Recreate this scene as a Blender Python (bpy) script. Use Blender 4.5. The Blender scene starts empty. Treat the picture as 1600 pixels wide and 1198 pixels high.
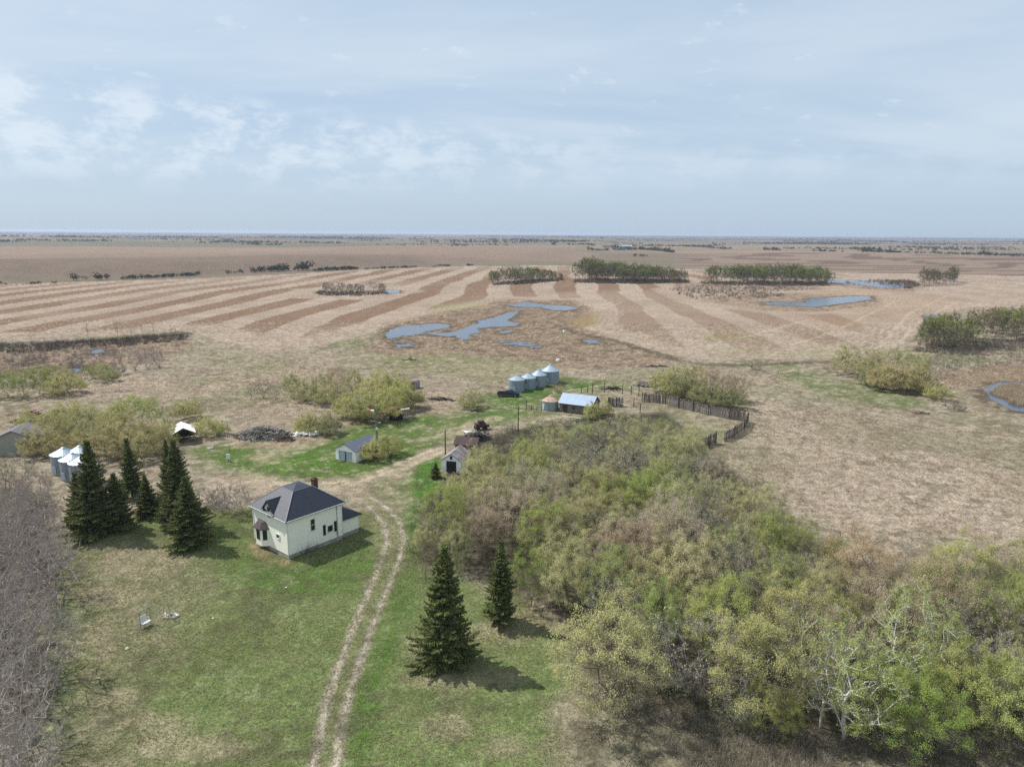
import bpy, math, random
import numpy as np
from mathutils import Vector, Matrix

# ------------------------------------------------------------------ camera
F = 1111.0; PW, PH = 1600, 1198
PITCH = math.radians(11.95); ROLL = math.radians(0.36); CAMH = 41.0
sc = bpy.context.scene
cam_d = bpy.data.cameras.new('camera'); cam = bpy.data.objects.new('camera', cam_d)
sc.collection.objects.link(cam); sc.camera = cam
cam_d.sensor_width = 36; cam_d.lens = F / PW * 36; cam_d.clip_start = 0.5; cam_d.clip_end = 90000
fw = Vector((0, math.cos(PITCH), -math.sin(PITCH))); up0 = Vector((0, math.sin(PITCH), math.cos(PITCH))); X0 = Vector((1, 0, 0))
rt = X0 * math.cos(ROLL) + up0 * math.sin(ROLL); upv = -X0 * math.sin(ROLL) + up0 * math.cos(ROLL)
cam.matrix_world = Matrix(((rt.x, upv.x, -fw.x, 0), (rt.y, upv.y, -fw.y, 0), (rt.z, upv.z, -fw.z, CAMH), (0, 0, 0, 1)))

# ------------------------------------------------------------------ light
SUN_EL = math.radians(51); SUN_AZ = math.radians(158)      # azimuth counted from +X towards +Y: where the sun stands
sun_dir = Vector((math.cos(SUN_EL) * math.cos(SUN_AZ), math.cos(SUN_EL) * math.sin(SUN_AZ), math.sin(SUN_EL)))
sl = bpy.data.lights.new('sun', 'SUN'); sl.energy = 5.0; sl.angle = math.radians(0.6); sl.color = (1, 0.972, 0.935)
so = bpy.data.objects.new('sun', sl); sc.collection.objects.link(so)
so.rotation_euler = sun_dir.to_track_quat('Z', 'Y').to_euler(); so.location = (0, 0, 60)
w = bpy.data.worlds.new('World'); sc.world = w; w.use_nodes = True
nt = w.node_tree; nt.nodes.clear()
def N(nt, t, **k):
    n = nt.nodes.new(t)
    for a, b in k.items(): setattr(n, a, b)
    return n
sky = N(nt, 'ShaderNodeTexSky', sky_type='NISHITA', sun_disc=False, sun_elevation=SUN_EL,
        sun_rotation=math.pi / 2 - SUN_AZ, altitude=500, air_density=1.0, dust_density=1.6, ozone_density=2.0)
tc = N(nt, 'ShaderNodeTexCoord'); sep = N(nt, 'ShaderNodeSeparateXYZ'); nt.links.new(tc.outputs['Generated'], sep.inputs[0])
def M(nt, op, a, b=None, c=None, clamp=False):
    n = nt.nodes.new('ShaderNodeMath'); n.operation = op; n.use_clamp = clamp
    for i, v in enumerate((a, b, c)):
        if v is None: continue
        if isinstance(v, (int, float)): n.inputs[i].default_value = v
        else: nt.links.new(v, n.inputs[i])
    return n.outputs[0]
def MIX(nt, fac, a, b, bt='MIX'):
    n = nt.nodes.new('ShaderNodeMix'); n.data_type = 'RGBA'; n.blend_type = bt
    for i, v in ((0, fac), (6, a), (7, b)):
        if isinstance(v, (int, float)): n.inputs[i].default_value = v
        elif isinstance(v, tuple): n.inputs[i].default_value = (*v, 1)[:4]
        else: nt.links.new(v, n.inputs[i])
    return n.outputs[2]
def RAMP(nt, fac, lo, hi):
    n = nt.nodes.new('ShaderNodeMapRange'); n.interpolation_type = 'SMOOTHSTEP'
    n.inputs[1].default_value = lo; n.inputs[2].default_value = hi
    nt.links.new(fac, n.inputs[0]); return n.outputs[0]
def NOISE(nt, vec, scale, det=4, rough=0.55, dist=0.0):
    n = nt.nodes.new('ShaderNodeTexNoise'); n.inputs['Scale'].default_value = scale; n.inputs['Detail'].default_value = det
    n.inputs['Roughness'].default_value = rough; n.inputs['Distortion'].default_value = dist
    if vec is not None: nt.links.new(vec, n.inputs['Vector'])
    return n.outputs['Fac']
zc = M(nt, 'ADD', M(nt, 'MAXIMUM', sep.outputs[2], 0.0), 0.075)
comb = N(nt, 'ShaderNodeCombineXYZ')
nt.links.new(M(nt, 'DIVIDE', sep.outputs[0], zc), comb.inputs[0]); nt.links.new(M(nt, 'DIVIDE', sep.outputs[1], zc), comb.inputs[1])
mp = N(nt, 'ShaderNodeMapping'); mp.inputs['Rotation'].default_value = (0, 0, 0.5); mp.inputs['Scale'].default_value = (0.45, 1.0, 1)
nt.links.new(comb.outputs[0], mp.inputs[0])
veil = RAMP(nt, NOISE(nt, mp.outputs[0], 0.42, 8, 0.55, 0.5), 0.34, 0.62)                       # thin cirrus veil
elev = sep.outputs[2]
azx = M(nt, 'DIVIDE', sep.outputs[0], M(nt, 'MAXIMUM', sep.outputs[1], 0.05))
m2 = N(nt, 'ShaderNodeMapping'); m2.inputs['Scale'].default_value = (1, 1, 1.9); nt.links.new(tc.outputs['Generated'], m2.inputs[0])
cn = NOISE(nt, m2.outputs[0], 15.0, 9, 0.62, 0.15)                                            # heaped clouds low in the sky
topl = M(nt, 'SUBTRACT', 0.118, M(nt, 'MULTIPLY', azx, 0.062))                                # the band's top sinks towards the right
prof = M(nt, 'MULTIPLY', RAMP(nt, M(nt, 'SUBTRACT', M(nt, 'ADD', topl, M(nt, 'MULTIPLY', cn, 0.05)), elev), 0.0, 0.035), RAMP(nt, elev, 0.035, 0.10))
lefty = M(nt, 'ADD', M(nt, 'MULTIPLY', M(nt, 'SUBTRACT', 1.0, RAMP(nt, azx, -0.35, 0.25)), 0.7), 0.3)
puff = RAMP(nt, cn, 0.43, 0.62)
m3 = N(nt, 'ShaderNodeMapping'); m3.inputs['Scale'].default_value = (1, 1, 2.6); m3.inputs['Location'].default_value = (3, 1, 2); nt.links.new(tc.outputs['Generated'], m3.inputs[0])
strays = M(nt, 'MULTIPLY', RAMP(nt, NOISE(nt, m3.outputs[0], 19.0, 8, 0.65, 0.1), 0.59, 0.70), RAMP(nt, elev, 0.06, 0.12))
pf = M(nt, 'MAXIMUM', M(nt, 'MULTIPLY', M(nt, 'MULTIPLY', puff, prof), lefty), M(nt, 'MULTIPLY', strays, 0.45))
SKYMUL = nt.nodes.new('ShaderNodeMix'); SKYMUL.data_type = 'RGBA'; SKYMUL.blend_type = 'MULTIPLY'; SKYMUL.inputs[0].default_value = 1
nt.links.new(sky.outputs[0], SKYMUL.inputs[6]); SKYMUL.inputs[7].default_value = (1, 1, 1, 1)
base = MIX(nt, 0.8, SKYMUL.outputs[2], (4.3, 5.5, 6.9))                                      # high thin overcast film over the blue
c1 = MIX(nt, M(nt, 'MULTIPLY', M(nt, 'MULTIPLY', veil, 0.62), RAMP(nt, elev, 0.02, 0.14)), base, (6.2, 7.0, 7.7))
c2 = MIX(nt, M(nt, 'MULTIPLY', pf, 0.6), c1, (7.0, 7.7, 8.4))
bg = N(nt, 'ShaderNodeBackground'); bg.inputs['Strength'].default_value = 0.108
nt.links.new(c2, bg.inputs[0]); wo = N(nt, 'ShaderNodeOutputWorld'); nt.links.new(bg.outputs[0], wo.inputs[0])
sc.view_settings.view_transform = 'Standard'; sc.view_settings.look = 'None'
sc.view_settings.exposure = 0.12; sc.view_settings.gamma = 1
sc.cycles.use_denoising = False
sc.cycles.max_bounces = 6; sc.cycles.diffuse_bounces = 3; sc.cycles.volume_bounces = 0; sc.cycles.transparent_max_bounces = 6

# ------------------------------------------------------------------ helpers
def P(px, py, z=0.0):
    u = (px - 800) / F; v = -(py - 599) / F
    d = fw + rt * u + upv * v
    t = (z - CAMH) / d.z
    return Vector((d.x * t, d.y * t, z))
def PROJ(p):
    q = Vector(p) - Vector((0, 0, CAMH)); k = F / q.dot(fw)
    return 800 + q.dot(rt) * k, 599 - q.dot(upv) * k
def lin(r, g, b):
    f = lambda c: (c / 255 / 12.92) if c / 255 <= .04045 else ((c / 255 + .055) / 1.055) ** 2.4
    return (f(r), f(g), f(b))
def link(o): sc.collection.objects.link(o); return o
def tag(o, label=None, cat=None, group=None, kind=None):
    if label: o['label'] = label
    if cat: o['category'] = cat
    if group: o['group'] = group
    if kind: o['kind'] = kind
    return o
def empty(name, loc, rz=0, label=None, cat=None, group=None):
    o = bpy.data.objects.new(name, None); link(o); o.location = loc; o.rotation_euler = (0, 0, rz); o.empty_display_size = 0.5
    return tag(o, label, cat, group)
def mesh_np(name, V, polys, mats=(), smooth=False):
    """polys: list of (faces array n x k, material index)"""
    me = bpy.data.meshes.new(name); V = np.asarray(V, np.float32).reshape(-1, 3)
    polys = [(np.asarray(f, np.int32), mi) for f, mi in polys if len(f)]
    nl = sum(f.size for f, _ in polys); nf = sum(len(f) for f, _ in polys)
    me.vertices.add(len(V)); me.vertices.foreach_set('co', V.ravel())
    me.loops.add(nl); me.polygons.add(nf)
    me.loops.foreach_set('vertex_index', np.concatenate([f.ravel() for f, _ in polys]))
    ks = np.concatenate([np.full(len(f), f.shape[1], np.int32) for f, _ in polys])
    me.polygons.foreach_set('loop_start', np.concatenate([[0], np.cumsum(ks)[:-1]]).astype(np.int32))
    me.polygons.foreach_set('material_index', np.concatenate([np.full(len(f), mi, np.int32) for f, mi in polys]))
    if smooth: me.polygons.foreach_set('use_smooth', np.ones(nf, bool))
    for m in mats: me.materials.append(m)
    me.update(calc_edges=True); me.validate(); return me
def put(name, me, parent=None, loc=None, rz=0, scale=None):
    o = bpy.data.objects.new(name, me); link(o)
    if parent: o.parent = parent
    if loc is not None: o.location = loc
    if rz: o.rotation_euler[2] = rz
    if scale is not None: o.scale = scale
    return o
class MB:
    def __init__(s): s.v = []; s.f = []; s.m = []
    def add(s, vs, fs, mi=0):
        b = len(s.v); s.v += [tuple(v) for v in vs]; s.f += [tuple(b + i for i in f) for f in fs]; s.m += [mi] * len(fs); return s
    def box(s, x0, x1, y0, y1, z0, z1, mi=0):
        return s.add([(x0, y0, z0), (x1, y0, z0), (x1, y1, z0), (x0, y1, z0), (x0, y0, z1), (x1, y0, z1), (x1, y1, z1), (x0, y1, z1)],
                     [(3, 2, 1, 0), (4, 5, 6, 7), (0, 1, 5, 4), (1, 2, 6, 5), (2, 3, 7, 6), (3, 0, 4, 7)], mi)
    def slab(s, pts, th, mi=0):
        """a polygon given thickness th downwards along its normal"""
        p = [Vector(q) for q in pts]; n = (p[1] - p[0]).cross(p[2] - p[0]).normalized()
        if n.z < 0: n = -n
        k = len(p); vs = p + [q - n * th for q in p]
        fs = [tuple(range(k)), tuple(range(2 * k - 1, k - 1, -1))] + [(i, (i + 1) % k + 0, (i + 1) % k + k, i + k)[::-1] for i in range(k)]
        return s.add(vs, fs, mi)
    def tube(s, a, b, r0, r1=None, n=8, mi=0, cap=True):
        a = Vector(a); b = Vector(b); r1 = r0 if r1 is None else r1
        d = (b - a).normalized(); x = d.orthogonal().normalized(); y = d.cross(x); vs = []
        for c, r in ((a, r0), (b, r1)):
            for i in range(n):
                t = 2 * math.pi * i / n; vs.append(c + x * math.cos(t) * r + y * math.sin(t) * r)
        fs = [(i, (i + 1) % n, n + (i + 1) % n, n + i) for i in range(n)]
        if cap: fs += [tuple(range(n))[::-1], tuple(range(n, 2 * n))]
        return s.add(vs, fs, mi)
    def lathe(s, c, prof, n=32, mi=0, rib=0.0):
        vs = []; fs = []
        for r, z in prof:
            for i in range(n):
                t = 2 * math.pi * i / n; rr = r * (1 + (rib if i % 2 else 0)); vs.append((c[0] + rr * math.cos(t), c[1] + rr * math.sin(t), c[2] + z))
        for j in range(len(prof) - 1):
            for i in range(n):
                fs.append((j * n + i, j * n + (i + 1) % n, (j + 1) * n + (i + 1) % n, (j + 1) * n + i))
        return s.add(vs, fs, mi)
    def build(s, name, mats, parent=None, loc=None, rz=0, smooth=False):
        me = bpy.data.meshes.new(name); me.from_pydata(s.v, [], s.f)
        if not isinstance(mats, (list, tuple)): mats = [mats]
        for m in mats: me.materials.append(m)
        me.polygons.foreach_set('material_index', s.m)
        if smooth: me.polygons.foreach_set('use_smooth', [True] * len(s.f))
        me.update(); return put(name, me, parent, loc, rz)

# vectorised value noise
def _h(ix, iy, seed):
    n = (ix.astype(np.int64) * 374761393 + iy.astype(np.int64) * 668265263 + seed * 1442695041) & 0xffffffff
    n = ((n ^ (n >> 13)) * 1274126177) & 0xffffffff
    n = (n ^ (n >> 16)) & 0xffff
    return n / 65535.0
def vn(x, y, seed=0):
    ix = np.floor(x); iy = np.floor(y); fx = x - ix; fy = y - iy; fx = fx * fx * (3 - 2 * fx); fy = fy * fy * (3 - 2 * fy)
    a = _h(ix, iy, seed); b = _h(ix + 1, iy, seed); c = _h(ix, iy + 1, seed); d = _h(ix + 1, iy + 1, seed)
    return (a + (b - a) * fx) * (1 - fy) + (c + (d - c) * fx) * fy
def fbm(x, y, s, oct=4, seed=0, gain=0.5):
    t = 0; a = 1; n = 0; ca, sa = math.cos(0.6), math.sin(0.6)
    x = x / s; y = y / s
    for o in range(oct):
        t = t + a * vn(x, y, seed + o * 17); n += a; a *= gain; x, y = (x * ca - y * sa) * 2.03 + 3.7, (x * sa + y * ca) * 2.03 + 1.3
    return t / n
def sm(a, lo, hi):
    t = np.clip((a - lo) / (hi - lo), 0, 1); return t * t * (3 - 2 * t)
def W(pts): return np.array([P(*p)[:2] for p in pts])
def sdf_poly(X, Y, pts):
    """positive inside"""
    P_ = np.asarray(pts); n = len(P_); d = np.full(X.shape, 1e18); ins = np.zeros(X.shape, bool)
    for i in range(n):
        ax, ay = P_[i]; bx, by = P_[(i + 1) % n]; ex, ey = bx - ax, by - ay
        t = np.clip(((X - ax) * ex + (Y - ay) * ey) / (ex * ex + ey * ey + 1e-9), 0, 1)
        d = np.minimum(d, (X - ax - t * ex) ** 2 + (Y - ay - t * ey) ** 2)
        c = (ay > Y) != (by > Y)
        if abs(ey) > 1e-9: ins ^= c & (X < ex * (Y - ay) / ey + ax)
    d = np.sqrt(d); return np.where(ins, d, -d)
def dist_line(X, Y, pts):
    P_ = np.asarray(pts); d = np.full(X.shape, 1e18)
    for i in range(len(P_) - 1):
        ax, ay = P_[i]; bx, by = P_[i + 1]; ex, ey = bx - ax, by - ay
        t = np.clip(((X - ax) * ex + (Y - ay) * ey) / (ex * ex + ey * ey + 1e-9), 0, 1)
        d = np.minimum(d, (X - ax - t * ex) ** 2 + (Y - ay - t * ey) ** 2)
    return np.sqrt(d)

# ------------------------------------------------------------------ materials
def mat(name, col, rough=0.8, metal=0.0, var=0.25, vscale=2.0, col2=None, bump=0.0, bscale=20.0, stripes=None, coat=0.0, spec=0.5, objvar=0.0):
    m = bpy.data.materials.new(name); m.use_nodes = True; t = m.node_tree; b = t.nodes['Principled BSDF']
    b.inputs['Roughness'].default_value = rough; b.inputs['Metallic'].default_value = metal; b.inputs['Specular IOR Level'].default_value = spec
    if coat: b.inputs['Coat Weight'].default_value = coat
    tcn = t.nodes.new('ShaderNodeTexCoord'); co = tcn.outputs['Object']
    n = RAMP(t, NOISE(t, co, vscale, 5, 0.6), 0.3, 0.7)
    c2 = col2 if col2 else tuple(c * (1 - var) for c in col)
    c = MIX(t, n, c2, col)
    hgt = None
    if stripes:
        axis, freq, depth = stripes
        sp = t.nodes.new('ShaderNodeSeparateXYZ'); t.links.new(co, sp.inputs[0])
        s = M(t, 'ABSOLUTE', M(t, 'SUBTRACT', M(t, 'FRACT', M(t, 'MULTIPLY', sp.outputs[axis], freq)), 0.5))
        line = RAMP(t, s, 0.36, 0.5)
        c = MIX(t, M(t, 'MULTIPLY', line, depth), c, tuple(q * 0.35 for q in col)); hgt = s
    if objvar:
        oi = t.nodes.new('ShaderNodeObjectInfo'); k = M(t, 'ADD', M(t, 'MULTIPLY', oi.outputs['Random'], objvar), 1 - objvar / 2)
        cc = t.nodes.new('ShaderNodeCombineXYZ')
        for i in range(3): t.links.new(k, cc.inputs[i])
        c = MIX(t, 1.0, c, cc.outputs[0], 'MULTIPLY')
    t.links.new(c, b.inputs['Base Color'])
    if bump:
        bn = t.nodes.new('ShaderNodeBump'); bn.inputs['Strength'].default_value = bump; bn.inputs['Distance'].default_value = 0.05
        t.links.new(hgt if hgt is not None else NOISE(t, co, bscale, 3), bn.inputs['Height']); t.links.new(bn.outputs[0], b.inputs['Normal'])
    return m
def leafmat(name, col, col2, trans=0.35):
    """foliage: colour varies leaf to leaf, tinted by the object's own colour"""
    m = bpy.data.materials.new(name); m.use_nodes = True; t = m.node_tree; t.nodes.clear()
    g = t.nodes.new('ShaderNodeNewGeometry'); oi = t.nodes.new('ShaderNodeObjectInfo')
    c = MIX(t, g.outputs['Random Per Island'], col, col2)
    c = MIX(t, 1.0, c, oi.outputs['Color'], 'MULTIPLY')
    d = t.nodes.new('ShaderNodeBsdfDiffuse'); tr = t.nodes.new('ShaderNodeBsdfTranslucent'); mx = t.nodes.new('ShaderNodeMixShader')
    t.links.new(c, d.inputs[0]); t.links.new(c, tr.inputs[0]); mx.inputs[0].default_value = trans
    t.links.new(d.outputs[0], mx.inputs[1]); t.links.new(tr.outputs[0], mx.inputs[2])
    o = t.nodes.new('ShaderNodeOutputMaterial'); t.links.new(mx.outputs[0], o.inputs[0]); return m

siding = mat('cream siding', lin(250, 249, 234), 0.6, var=0.04, stripes=(2, 5.0, 0.10), bump=0.12)
trimw = mat('white trim', lin(225, 226, 215), 0.6, var=0.1)
concrete = mat('foundation concrete', lin(168, 164, 158), 0.9, var=0.3, vscale=1.5)
shingle = mat('charcoal shingles', lin(38, 43, 58), 0.5, var=0.3, vscale=6, bump=0.4, bscale=30)
shingle_b = mat('brown shingles', lin(85, 74, 72), 0.9, var=0.2, vscale=6)
cap_m = mat('grey ridge cap', lin(140, 142, 150), 0.6, var=0.1)
brick = mat('chimney brick', lin(105, 72, 62), 0.9, var=0.5, vscale=7)
glass = mat('dark window glass', lin(38, 42, 48), 0.1, var=0.3)
black = mat('black paint and doorway shade', lin(28, 28, 34), 0.5, var=0.2)
whitep = mat('white painted boards', lin(252, 252, 252), 0.6, var=0.05, vscale=1.5, stripes=(2, 6.0, 0.05))
greyd = mat('pale grey door', lin(176, 188, 198), 0.6, var=0.12, stripes=(1, 5.0, 0.3))
galv = mat('galvanised steel', lin(150, 162, 172), 0.42, metal=0.35, var=0.2, vscale=0.7, stripes=(2, 9.0, 0.35), bump=0.6)
galv_roof = mat('bright galvanised roof', lin(168, 182, 192), 0.4, metal=0.3, var=0.12, vscale=1)
galv_rust = mat('rusty roof steel', lin(196, 172, 150), 0.7, metal=0.1, var=0.25, vscale=1.2, col2=lin(150, 122, 100))
metal_roof = mat('corrugated tin roof', lin(142, 158, 176), 0.5, metal=0.3, var=0.12, vscale=0.8, stripes=(0, 1.4, 0.25))
tin_old = mat('weathered tin roof', lin(150, 148, 150), 0.7, metal=0.1, var=0.3, vscale=0.8, col2=lin(120, 98, 90), stripes=(0, 1.6, 0.25))
rust = mat('rust', lin(84, 64, 60), 0.9, var=0.45, vscale=2.5)
rustred = mat('faded red paint', lin(120, 48, 42), 0.7, var=0.5, vscale=3)
oldwood = mat('weathered grey boards', lin(128, 120, 112), 0.95, var=0.45, vscale=1.5, stripes=(0, 4.0, 0.5))
oldwood2 = mat('weathered plank wood', lin(122, 115, 108), 0.95, var=0.45, vscale=3)
darkwood = mat('dark old wood', lin(72, 62, 58), 0.95, var=0.4, vscale=3)
greywall = mat('grey green boards', lin(150, 150, 138), 0.85, var=0.15, vscale=1, stripes=(2, 4.0, 0.12))
greyroof = mat('grey violet shingles', lin(112, 108, 112), 0.9, var=0.2, vscale=3)
whitesheet = mat('white sheet roof', lin(240, 238, 230), 0.6, var=0.06)
rubber = mat('tyre rubber', lin(26, 26, 27), 0.85, var=0.2)
carpaint = mat('dark blue car paint', lin(22, 30, 62), 0.25, var=0.05, coat=0.6)
chrome = mat('chrome trim', lin(180, 184, 190), 0.2, metal=0.9, var=0.05)
lampw = mat('lamp glass', lin(220, 220, 214), 0.3, var=0.05)
redlamp = mat('tail lamp red', lin(150, 24, 24), 0.3, var=0.05)
junkdark = mat('charred scrap', lin(40, 38, 40), 0.8, var=0.5, vscale=3)
stone = mat('pale stone', lin(214, 206, 188), 0.9, var=0.2, vscale=3)
orange = mat('orange reflector', lin(190, 112, 70), 0.6, var=0.15)
bark = mat('grey brown bark', lin(112, 102, 94), 0.95, var=0.4, vscale=3, objvar=0.25)
bark_dark = mat('dark bark', lin(78, 68, 60), 0.95, var=0.4, vscale=3, objvar=0.2)
bark_white = mat('pale poplar bark', lin(205, 200, 188), 0.85, var=0.3, vscale=3)
bark_lilac = mat('lilac grey bark', lin(178, 166, 156), 0.95, var=0.3, vscale=3, objvar=0.2)
deadwood = mat('bleached dead wood', lin(172, 166, 158), 0.9, var=0.4, vscale=3)
def twigmat(name, col): return leafmat(name, col, tuple(c * 0.62 for c in col), 0.05)
twig_grey = twigmat('grey twigs', lin(156, 149, 140)); twig_lilac = twigmat('lilac grey twigs', lin(176, 164, 156))
twig_tan = twigmat('tan twigs', lin(196, 180, 160)); twig_white = twigmat('pale twigs', lin(225, 220, 210))
leaf_green = leafmat('fresh budding leaves', lin(182, 188, 122), lin(128, 134, 86))
leaf_olive = leafmat('olive budding leaves', lin(196, 192, 146), lin(148, 146, 110))
leaf_tan = leafmat('catkin buds', lin(200, 190, 166), lin(150, 138, 120))
needles = leafmat('spruce needles', lin(134, 138, 86), lin(74, 86, 54), 0.2)
lawn_m = leafmat('lawn grass', lin(150, 156, 104), lin(176, 168, 126), 0.2)
reed_m = leafmat('dry reeds', lin(194, 176, 150), lin(148, 130, 108), 0.2)

# outlines of the standing water
z6 = lambda L: [(560 + x / 4, 450 + y / 4) for x, y in L]
z7 = lambda L: [(1200 + x / 4, 450 + y / 4) for x, y in L]
z4 = lambda L: [(1200 + x / 4, 350 + y / 4) for x, y in L]
PD = [
    (lambda *a, **k: (a, k))([z6([(165, 290), (200, 260), (260, 240), (380, 232), (500, 222), (575, 232), (570, 245), (500, 262), (420, 270), (400, 282), (450, 290), (560, 306), (600, 300), (650, 325), (700, 320), (690, 290), (770, 278), (735, 255), (840, 245), (990, 238), (1010, 222), (930, 205), (985, 170), (1000, 142), (950, 150), (850, 186), (750, 205), (745, 222), (690, 240), (640, 262), (540, 282), (420, 282), (330, 300), (270, 300), (210, 328), (175, 315)]),      z6([(890, 275), (965, 260), (945, 280), (900, 285)]), z6([(925, 108), (990, 95), (1060, 90), (1180, 105), (1300, 112), (1385, 128), (1300, 142), (1200, 138), (1140, 122), (1000, 118)])], seed=3, wob=1.3, reedy=.17),
    (lambda *a, **k: (a, k))([z6([(220, 340), (300, 333), (375, 350), (330, 372), (240, 376)]), z6([(860, 332), (1000, 333), (1160, 362), (1110, 375), (950, 362)]), z6([(1395, 325), (1490, 328), (1520, 345), (1430, 348)])], seed=5, reedy=.42),
    (lambda *a, **k: (a, k))([z7([(-30, 92), (100, 85), (230, 92), (262, 62), (470, 58), (510, 52), (640, 52), (645, 70), (560, 85), (450, 100), (280, 120), (150, 112), (0, 106)])], seed=7, cell=.9),
    (lambda *a, **k: (a, k))([z4([(355, 342), (520, 350), (700, 360), (850, 378), (870, 395), (760, 402), (600, 386), (500, 378), (365, 366)])], seed=8, cell=1.3, wob=2, reedy=.3),
    (lambda *a, **k: (a, k))([z4([(980, 570), (1060, 566), (1075, 588), (990, 592)])], seed=9),
    (lambda *a, **k: (a, k))([z7([(1345, 635), (1420, 598), (1520, 588), (1640, 600), (1740, 640), (1750, 740), (1640, 778), (1530, 765), (1440, 725), (1385, 690)])], [z7([(1392, 648), (1440, 618), (1560, 606), (1660, 640), (1670, 730), (1570, 742), (1500, 715), (1420, 672)])], seed=10, cell=.4, wob=.8),
    (lambda *a, **k: (a, k))([[(142, 547), (162, 546), (165, 551), (145, 553)]], seed=11, wob=1),
    (lambda *a, **k: (a, k))([[(100, 575), (125, 572), (130, 580), (108, 583)]], seed=13, wob=1.5, reedy=.4),
    (lambda *a, **k: (a, k))([[(601, 453), (625, 454), (624, 458), (603, 458)]], seed=12, wob=1)]

# ------------------------------------------------------------------ ground sheet (one mesh to the horizon; land cover as a colour attribute)
ys = np.arange(1270, 374, -1.5); dep = np.array([P(800, y).y for y in ys])
far = np.geomspace(dep[-1] * 1.08, 17000, 22)
dep = np.concatenate([[-600, -200, -40, 10, 25, 33], dep, far])
tt = np.arange(-0.93, 0.93, 0.00138); tt = np.concatenate([[-7, -3.5, -1.9, -1.2], tt, [1.2, 1.9, 3.5, 7]])
DX, TT = np.meshgrid(dep, tt, indexing='ij')
gX = TT * np.maximum(DX, 33); gY = DX.copy()
shp = gX.shape
X = gX.ravel(); Y = gY.ravel(); D_ = np.hypot(X, Y)
def reg(pts_px, soft=1.0, wob=0.0, ws=8.0, seed=1, world=False, grow=0.0):
    pts = np.asarray(pts_px) if world else W(pts_px)
    mg = soft + wob * 2 + abs(grow) + 1
    lo = pts.min(0) - mg; hi = pts.max(0) + mg
    k = np.where((X > lo[0]) & (X < hi[0]) & (Y > lo[1]) & (Y < hi[1]))[0]
    out = np.zeros(X.shape, np.float32)
    if len(k) == 0: return out
    s = sdf_poly(X[k], Y[k], pts) + grow
    if wob: s = s + (fbm(X[k], Y[k], ws, 4, seed) - 0.5) * 2 * wob
    out[k] = sm(s, -soft, soft); return out
def line(pts_px, wid, soft=0.3, wob=0.0, ws=3.0, seed=2, world=False):
    pts = np.asarray(pts_px) if world else W(pts_px)
    mg = wid + soft + wob * 2 + 1; lo = pts.min(0) - mg; hi = pts.max(0) + mg
    k = np.where((X > lo[0]) & (X < hi[0]) & (Y > lo[1]) & (Y < hi[1]))[0]
    out = np.zeros(X.shape, np.float32)
    if len(k) == 0: return out
    s = wid - dist_line(X[k], Y[k], pts)
    if wob: s = s + (fbm(X[k], Y[k], ws, 3, seed) - 0.5) * 2 * wob
    out[k] = sm(s, -soft, soft); return out
col = np.zeros((len(X), 3), np.float32)
def lay(mask, c):
    global col
    c = np.asarray(c, np.float32); m = mask[:, None]
    col = col * (1 - m) + c * m
n1 = fbm(X, Y, 26, 5, 11); n2 = fbm(X, Y, 7, 5, 23); n3 = fbm(X, Y, 90, 4, 31); n4 = fbm(X, Y, 2.2, 3, 41); n5 = fbm(X, Y, 0.8, 2, 47)
# pasture of last year's grass with green coming through
col[:] = lin(154, 141, 122)
lay(sm(n2 * .5 + n4 * .5, .48, .66) * .8, lin(184, 167, 148))
lay(sm(n1 * .6 + n4 * .4, .50, .62) * .55, lin(122, 122, 88))
lay(sm(fbm(X, Y, 5, 4, 59), .55, .68) * .5, lin(122, 106, 90))
# ground cover under the wood: grey brown litter, its colour darkened for shade gaps
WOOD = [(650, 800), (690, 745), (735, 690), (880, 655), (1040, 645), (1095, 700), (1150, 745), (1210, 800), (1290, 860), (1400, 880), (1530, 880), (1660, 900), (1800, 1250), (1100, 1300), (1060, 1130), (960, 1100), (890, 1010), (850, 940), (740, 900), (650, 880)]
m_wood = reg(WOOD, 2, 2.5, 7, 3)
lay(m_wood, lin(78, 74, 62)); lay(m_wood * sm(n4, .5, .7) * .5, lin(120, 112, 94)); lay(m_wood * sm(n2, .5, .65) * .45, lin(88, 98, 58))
# foreground lawns
LAWN = [(70, 1300), (95, 1000), (110, 830), (230, 800), (330, 790), (420, 800), (640, 800), (660, 900), (740, 900), (860, 960), (880, 1080), (870, 1130), (960, 1300)]
m_b = reg([(-200, 760), (60, 765), (100, 850), (110, 930), (100, 1010), (92, 1110), (92, 1300), (-200, 1300)], 1.5, 3, 4, 4)
lay(m_b * .9, lin(98, 90, 80)); lay(m_b * sm(n4, .48, .62) * .5, lin(84, 76, 68))
m_l = reg(LAWN, 2.5, 3.0, 5, 5)
lay(m_l, lin(108, 122, 74)); lay(m_l * sm(n4 * .6 + n5 * .4, .46, .66) * .45, lin(144, 146, 104)); lay(m_l * sm(n2, .48, .68) * .6, lin(96, 106, 64))
m = reg([(110, 830), (330, 860), (330, 950), (280, 1010), (210, 1060), (230, 1300), (70, 1300)], 4.5, 3, 7, 8) * m_l
lay(m * .75, lin(128, 122, 96)); lay(m * sm(n4, .5, .66) * .6, lin(152, 140, 118))
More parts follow.
